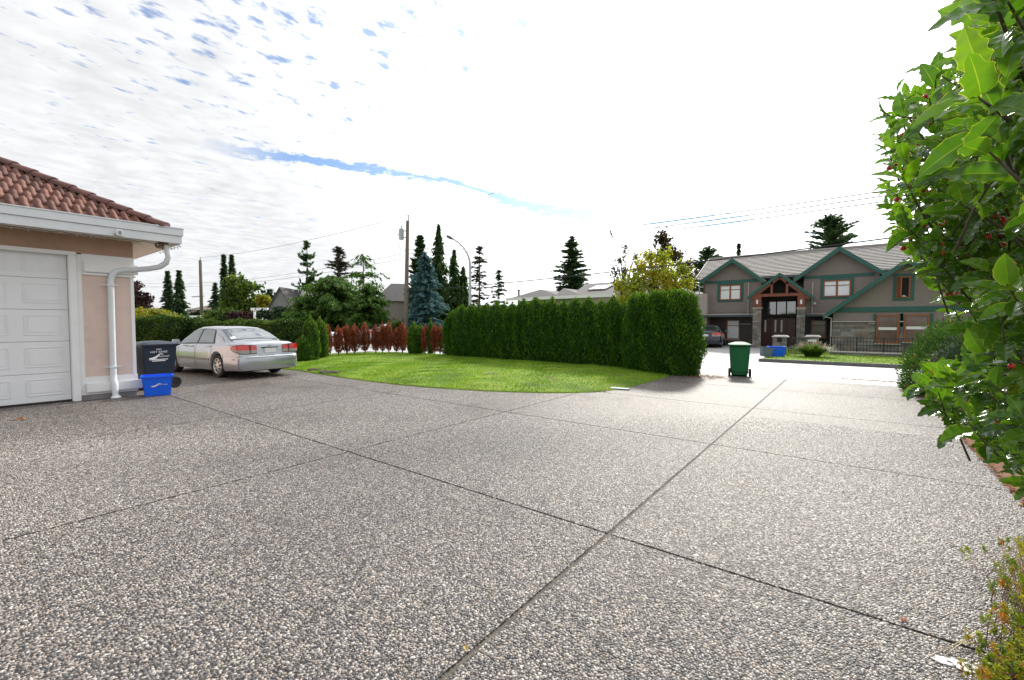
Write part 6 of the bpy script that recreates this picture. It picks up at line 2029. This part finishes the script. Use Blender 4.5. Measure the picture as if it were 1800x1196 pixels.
def holly_arrays(seed, spiny=1.0):
    """leaf along +y from 0 to 1, width about .5, margin with spines; returns V,F,edge"""
    r_ = random.Random(seed)
    ns, sp = 25, 4
    cols = []
    ph = r_.uniform(0, 1)
    for i in range(ns):
        f = i / (ns - 1)
        w = .30 * math.sin(math.pi * min(1, f * .97 + .03)) ** .72 * (1 - .25 * f) + .004
        q = (f * sp + ph) % 1.0
        saw = (1 - abs(2 * q - 1)) ** 2.2
        wav = .07 * spiny * saw * math.sin(math.pi * min(1, f * 1.02)) ** .5
        wob = .05 * spiny * math.cos(2 * math.pi * (f * sp + ph)) * math.sin(math.pi * f)
        cols.append((f, w * .9 + wav, wob))
    V, E, F = [], [], []
    curl = r_.uniform(.08, .42); fold = r_.uniform(.15, .6)
    for f, w, wob in cols:
        zc = -curl * f * f
        for k, e in ((-1, .8), (-.94, .0), (-.4, 0), (-.05, 0), (0, .35), (.05, 0), (.4, 0), (.94, .0), (1, .8)):
            V.append((k * w, f, zc + abs(k) * w * fold + (wob * abs(k) ** 2 if True else 0))); E.append(e)
    for i in range(ns - 1):
        for k in range(8): a = i * 9 + k; F.append((a, a + 1, a + 10, a + 9))
    # stalk
    b_ = len(V); V += [(-.012, -.12, .01), (.012, -.12, .01), (.014, .02, .0), (-.014, .02, .0)]; E += [.5] * 4; F.append((b_, b_ + 1, b_ + 2, b_ + 3))
    return np.array(V), np.array(F), np.array(E)


HA = [holly_arrays(s_, sp_) for s_, sp_ in ((1, 1.1), (2, .95), (3, 1.3), (4, .35), (5, .7), (6, 1.2), (7, .5), (8, 1.0))]


def leaf_data(i, name='leaf'):
    V, F, E = HA[i]
    me = np_mesh(name, V, F, M_HOLLY, smooth=True)
    a = me.attributes.new('edge', 'FLOAT', 'POINT'); a.data.foreach_set('value', E.astype(np.float32))
    a = me.attributes.new('tone', 'FLOAT', 'POINT'); a.data.foreach_set('value', np.full(len(V), .35, dtype=np.float32))
    return me


LD = [leaf_data(i) for i in range(8)]
hroot = at_depth(2080, 567.5, 1.9)
holly = thing('holly_shrub', 'tall glossy holly shrub with spiny leaves and red berries at the right', 'shrub', (hroot[0], hroot[1], 0))
OUT = [(1708, -20), (1728, 40), (1700, 62), (1690, 105), (1640, 128), (1590, 165), (1556, 190), (1540, 240), (1552, 300), (1556, 352), (1566, 400), (1592, 428), (1588, 470), (1615, 500), (1632, 540), (1728, 548), (1740, 612), (1672, 640), (1615, 668), (1612, 700), (1648, 732), (1690, 752), (1722, 778), (1768, 812), (1786, 842), (1830, 868), (1930, 880), (1960, 500), (1940, -60)]


def inside(u, v):
    c = False; j = len(OUT) - 1
    for i in range(len(OUT)):
        (xi, yi), (xj, yj) = OUT[i], OUT[j]
        if (yi > v) != (yj > v) and u < (xj - xi) * (v - yi) / (yj - yi) + xi: c = not c
        j = i
    return c


r_ = np.random.default_rng(5)
nodes = []
tries = 0
while len(nodes) < 400 and tries < 20000:
    tries += 1
    u = r_.uniform(1530, 1940); v = r_.uniform(-50, 880)
    if not inside(u - (16 if 60 < v < 800 else 8), v): continue
    # shrub volume: near at the frame edge, farther where it bulges into view
    f = (u - 1530) / 300.0
    dep = r_.uniform(1.45, 2.1) - .75 * max(0, f) * r_.uniform(.1, 1.0)
    if v < 330 and u > 1730: dep = r_.uniform(.62, 1.2)
    if v > 560: dep = r_.uniform(1.3, 2.1) - .25 * max(0, f)
    dep = max(.6, dep)
    p_ = at_depth(u, v, dep)
    if p_[2] < .12: continue
    if any(np.linalg.norm(p_ - q_[0]) < .044 + .016 * dep for q_ in nodes): continue
    nodes.append((p_, u, v, dep))
print('holly nodes', len(nodes))
trunkp = np.array([hroot[0], hroot[1], 0])
LE = []          # (origin, y axis, normal, length, mesh index)
tw = MB(); tw.smooth = True
berr = []
Zv = np.array([0, 0, 1.0])
for (p_, u, v, dep) in nodes:
    out = p_ - (trunkp + np.array([0, 0, np.clip(p_[2] * .7, .3, 2.6)])); out /= np.linalg.norm(out)
    sd_ = out + Zv * r_.uniform(-.05, .55) + r_.normal(0, .3, 3); sd_ /= np.linalg.norm(sd_)
    ln = r_.uniform(.09, .14)
    a0 = p_ - sd_ * ln * .6
    tw.tube([tuple(a0 - sd_ * .12 + out * -.03), tuple(a0), tuple(a0 + sd_ * ln)], [.0035, .003, .0015], 5)
    k = r_.integers(5, 9)
    ph = r_.uniform(0, 6.28)
    x1 = np.cross(sd_, Zv); x1 /= np.linalg.norm(x1) + 1e-6; x2 = np.cross(x1, sd_)
    for j in range(k):
        an = ph + j * 2.4; f = j / max(1, k - 1)
        rdir = x1 * math.cos(an) + x2 * math.sin(an)
        ya = rdir * (1.05 - .6 * f) + sd_ * (.35 + .7 * f) + r_.normal(0, .12, 3); ya /= np.linalg.norm(ya)
        nrm_ = sd_ * .9 - rdir * .25 + Zv * .35 + r_.normal(0, .28, 3); nrm_ -= ya * nrm_.dot(ya); nrm_ /= np.linalg.norm(nrm_)
        L_ = r_.uniform(.052, .092) * (.8 if f > .85 else 1)
        LE.append((a0 + sd_ * ln * f + rdir * .004, ya, nrm_, L_, int(r_.integers(0, 8)), u, v, dep))
    if r_.uniform() < .75 and 150 < v < 720 and dep > 1.15:
        for j in range(int(r_.integers(1, 5))): berr.append(a0 + sd_ * ln * r_.uniform(.0, .5) + r_.normal(0, .02, 3))
# which leaves show: inside the frame, nearest first
def score(e):
    ok = e[5] < 1860 and -40 < e[6] < 880
    return (0 if ok else 1, e[7] / e[3])
LE.sort(key=score)
for e in LE[:300]:
    o = bpy.data.objects.new('leaf', LD[e[4]]); COL.objects.link(o); o.parent = holly
    x_ = np.cross(e[1], e[2]); Mx = Matrix(((x_[0], e[1][0], e[2][0], e[0][0] - hroot[0]), (x_[1], e[1][1], e[2][1], e[0][1] - hroot[1]), (x_[2], e[1][2], e[2][2], e[0][2]), (0, 0, 0, 1)))
    o.matrix_basis = Mx @ Matrix.Scale(e[3], 4)
VV, FF, EE, TT, base = [], [], [], [], 0
for e in LE[300:]:
    V, F, E = HA[e[4]]
    x_ = np.cross(e[1], e[2]); B = np.stack([x_, e[1], e[2]], 0)
    VV.append(V @ B * e[3] + e[0] - np.array([hroot[0], hroot[1], 0])); FF.append(F + base); EE.append(E); TT.append(np.full(len(V), r_.uniform(.2, .9))); base += len(V)
me = np_mesh('leaves', np.concatenate(VV), np.concatenate(FF), M_HOLLY, smooth=True)
a = me.attributes.new('edge', 'FLOAT', 'POINT'); a.data.foreach_set('value', np.concatenate(EE).astype(np.float32))
a = me.attributes.new('tone', 'FLOAT', 'POINT'); a.data.foreach_set('value', np.concatenate(TT).astype(np.float32))
link('leaves', me, holly)['kind'] = 'stuff'
print('holly leaves', len(LE))
for i in range(16):
    q_ = nodes[int(i * len(nodes) / 16)][0]
    s_ = trunkp + np.array([0, 0, max(.15, q_[2] * .45)])
    md = s_ * .5 + q_ * .5 + np.array([0, 0, .08])
    tw.tube([tuple(s_), tuple(md), tuple(q_)], [.012, .007, .003], 6)
tw.tube([tuple(trunkp + np.array([0, 0, -.05])), tuple(trunkp + np.array([.03, .02, 1.0])), tuple(trunkp + np.array([0, .05, 2.6]))], [.05, .04, .015], 8)
tw.build('branches', mat('holly_bark', (.10, .10, .06), .8, .3, 20), holly, True)
M_BERRY = mat('red_berry', (.62, .022, .01), .15, .12, 30, coat=.5)
bb = MB(); bb.smooth = True; bb.lathe([(.0005, -.0078), (.0045, -.0064), (.0078, 0), (.0045, .0064), (.0005, .0078)], 10)
bme = core_mesh(bb, 'berry', M_BERRY)
for q_ in berr:
    o = bpy.data.objects.new('berry', bme); COL.objects.link(o); o.parent = holly; o.location = (q_[0] - hroot[0], q_[1] - hroot[1], q_[2])

# low heath shrub in the near corner ------------------------------------------
L_HEA = leafmat('heath_tip', [(0, (.07, .13, .012)), (.4, (.19, .26, .02)), (.7, (.36, .34, .03)), (.88, (.45, .24, .03)), (1, (.42, .10, .04))], .4, .6)
hp = on_ground(1810, 1130)
he = thing('heath_shrub', 'low yellow green heath shrub with rusty shoot tips in the near right corner', 'shrub', (hp[0], hp[1], 0))
r_ = np.random.default_rng(31)
C, A, T = [], [], []
stems = MB(); stems.smooth = True
TIPS = []
for i in range(720):
    u = 1690 + 240 * r_.beta(1.35, 1.0); v = r_.uniform(945, 1290)
    if u < 1735 and 1000 < v < 1110 and r_.uniform() < .85: continue
    if u < 1765 - .25 * max(0, v - 1060) and r_.uniform() < .55: continue
    g_ = on_ground(u, v); hgt = r_.uniform(.05, .2)
    q_ = _C + (g_ - _C) * (1 - hgt / CAM_H)
    TIPS.append(q_)
for q_ in TIPS:
    k = int(r_.integers(22, 36)); tn = r_.beta(2, 2)
    ax0 = np.array([r_.normal(-.25, .3), r_.normal(-.1, .3), 1.0]); ax0 /= np.linalg.norm(ax0)
    L_ = r_.uniform(.035, .06)
    for j in range(k):
        f = r_.uniform(0, 1)
        c_ = q_ + ax0 * (f - .6) * L_; C.append(c_ + r_.normal(0, .006, 3)); A.append(ax0 * .9 + norm(r_.normal(0, 1, (1, 3)))[0] * .95); T.append(np.clip(tn + r_.normal(0, .1), 0, 1))
    rt = np.array([hp[0] + r_.normal(0, .12) , hp[1] + r_.normal(0, .15), .0]); rt = rt * .45 + np.array([q_[0], q_[1], 0]) * .55; rt[2] = .005
    stems.tube([tuple(rt), tuple((rt + q_) / 2 + np.array([0, 0, .02])), tuple(q_)], [.002, .0016, .0012], 4)
C = np.array(C); A = np.array(A); n = len(C); off = np.array([hp[0], hp[1], 0])
link('shoots', leaf_mesh('shoots', C - off, A, r_.normal(0, 1, (n, 3)), r_.uniform(.018, .028, n), .0065, np.array(T), L_HEA), he)['kind'] = 'stuff'
stems.build('stems', mat('heath_stem', (.2, .10, .05), .9, .3), he, True)
# dry straws
M_STRAW = mat('dry_straw', (.55, .45, .28), .7, .15)
for i, (a_, c_, lb) in enumerate((((1740, 1118), (1648, 1152), 'longest dry straw blade lying on the slab by the heath'), ((1722, 1122), (1660, 1158), 'shorter dry straw blade beside the longest one'), ((1716, 1120), (1730, 1136), 'tiny bent straw stub next to the heath'))):
    s_, e_ = on_ground(*a_), on_ground(*c_); b = MB(); md = (s_ + e_) / 2 + np.array([0, 0, .03]); b.tube([tuple(s_ + np.array([0, 0, .03])), tuple(md), tuple(e_ + np.array([0, 0, .012]))], [.0035, .003, .001], 5)
    tag(b.build('dry_straw', M_STRAW), lb, 'straw', 'dry straws on the slab')
# spilled white paint: a thin crust over the pebbles
b = MB(); r2 = random.Random(4)
cen = on_ground(1672, 1166)
for k in range(9):
    cx, cy = cen[0] + r2.uniform(-.055, .055), cen[1] + r2.uniform(-.025, .025); n_ = 14; R_ = r2.uniform(.012, .032)
    ring = [(cx + R_ * (1 + .45 * math.sin(j * 2.1 + k)) * math.cos(2 * math.pi * j / n_) * 1.4, cy + R_ * (1 + .45 * math.sin(j * 1.7 + k * 2)) * .6 * math.sin(2 * math.pi * j / n_), .0068 + .0002 * k) for j in range(n_)]
    b.prism(ring, (0, 0, -.004))
tag(b.build('paint_spill', mat('spilled_paint', (.8, .8, .8), .6, .05, 40, bump=.6)), 'splash of white paint dried on the slab beside the heath shrub', 'paint spill')

# fallen leaves ------------------------------------------------------------------
M_FALL = [mat('fallen_red', (.32, .06, .03), .7, .2, 20), mat('fallen_brown', (.26, .13, .06), .75, .25, 20), mat('fallen_yellow', (.45, .30, .05), .7, .2, 20)]


def fallen(label, u, v, s_, m_, seed, z=.008, grp='fallen leaves on the paving'):
    rr = random.Random(seed); b = MB(); n_ = 10; p_ = on_ground(u, v)
    ring = []
    for j in range(n_):
        a = 2 * math.pi * j / n_; r = s_ * (1 + .3 * math.sin(3 * a + seed)) * (1 if j % 2 else .75)
        ring.append((r * math.cos(a) * 1.3, r * math.sin(a) * .75, .25 * s_ * math.sin(2 * a + seed) + .2 * s_))
    V = [(0, 0, .1 * s_)] + ring
    b.add(V, [(0, 1 + j, 1 + (j + 1) % n_) for j in range(n_)])
    o = b.build('fallen_leaf', m_, loc=(p_[0], p_[1], z), rot=(rr.uniform(-.2, .2), rr.uniform(-.2, .2), rr.uniform(0, 6.28)))
    tag(o, label, 'leaf', grp)


fallen('curled tan leaf on the slab before the garage door', 30, 738, .06, M_FALL[1], 1)
fallen('second smaller tan leaf right beside the curled one at the garage door', 42, 739, .045, M_FALL[1], 2)
fallen('tiny red leaf alone on the left foreground slab', 345, 927, .014, M_FALL[0], 3)
fallen('small yellow leaf in the wide diagonal joint', 818, 1142, .014, M_FALL[2], 4)
fallen('reddish leaf in the joint left of the heath shrub', 1588, 1092, .016, M_FALL[0], 5)
fallen('red leaf on the slab among the upper heath shoots', 1768, 1022, .022, M_FALL[0], 6)
fallen('orange leaf right below the topmost heath shoots', 1795, 890, .025, M_FALL[2], 7)
fallen('brown leaf on the lawn edge by the utility cover', 1065, 689, .05, M_FALL[1], 8, .02)
# litter of red brown needles along the bed edge and under the hedge end
q_ = []
for k in range(2600):
    y = r_.uniform(3.5, 14); q_.append((1.235 + abs(r_.normal(0, .09)) - .05, y, .012))
for k in range(900): q_.append((r_.normal(-3.25, .3), r_.normal(13.35, .3), .008))
for k in range(500): q_.append((r_.uniform(-.2, 1.1), 15.2 + r_.normal(0, .06), .006))
q_ = np.array(q_); n = len(q_)
L_LIT = leafmat('needle_litter_leaf', [(0, (.14, .05, .025)), (.5, (.25, .09, .045)), (1, (.38, .2, .1))], .1, .9)
an = r_.uniform(0, 6.28, n)
link('leaf_litter', leaf_mesh('leaf_litter', q_, np.column_stack([np.cos(an), np.sin(an), r_.normal(0, .15, n)]), np.tile([0, 0, 1.], (n, 1)) + r_.normal(0, .3, (n, 3)), r_.uniform(.02, .06, n), .018, r_.uniform(0, 1, n), L_LIT))['kind'] = 'stuff'
print('tris', sum(len(o.data.polygons) * 2 for o in bpy.data.objects if o.type == 'MESH'), 'objects', len(bpy.data.objects))
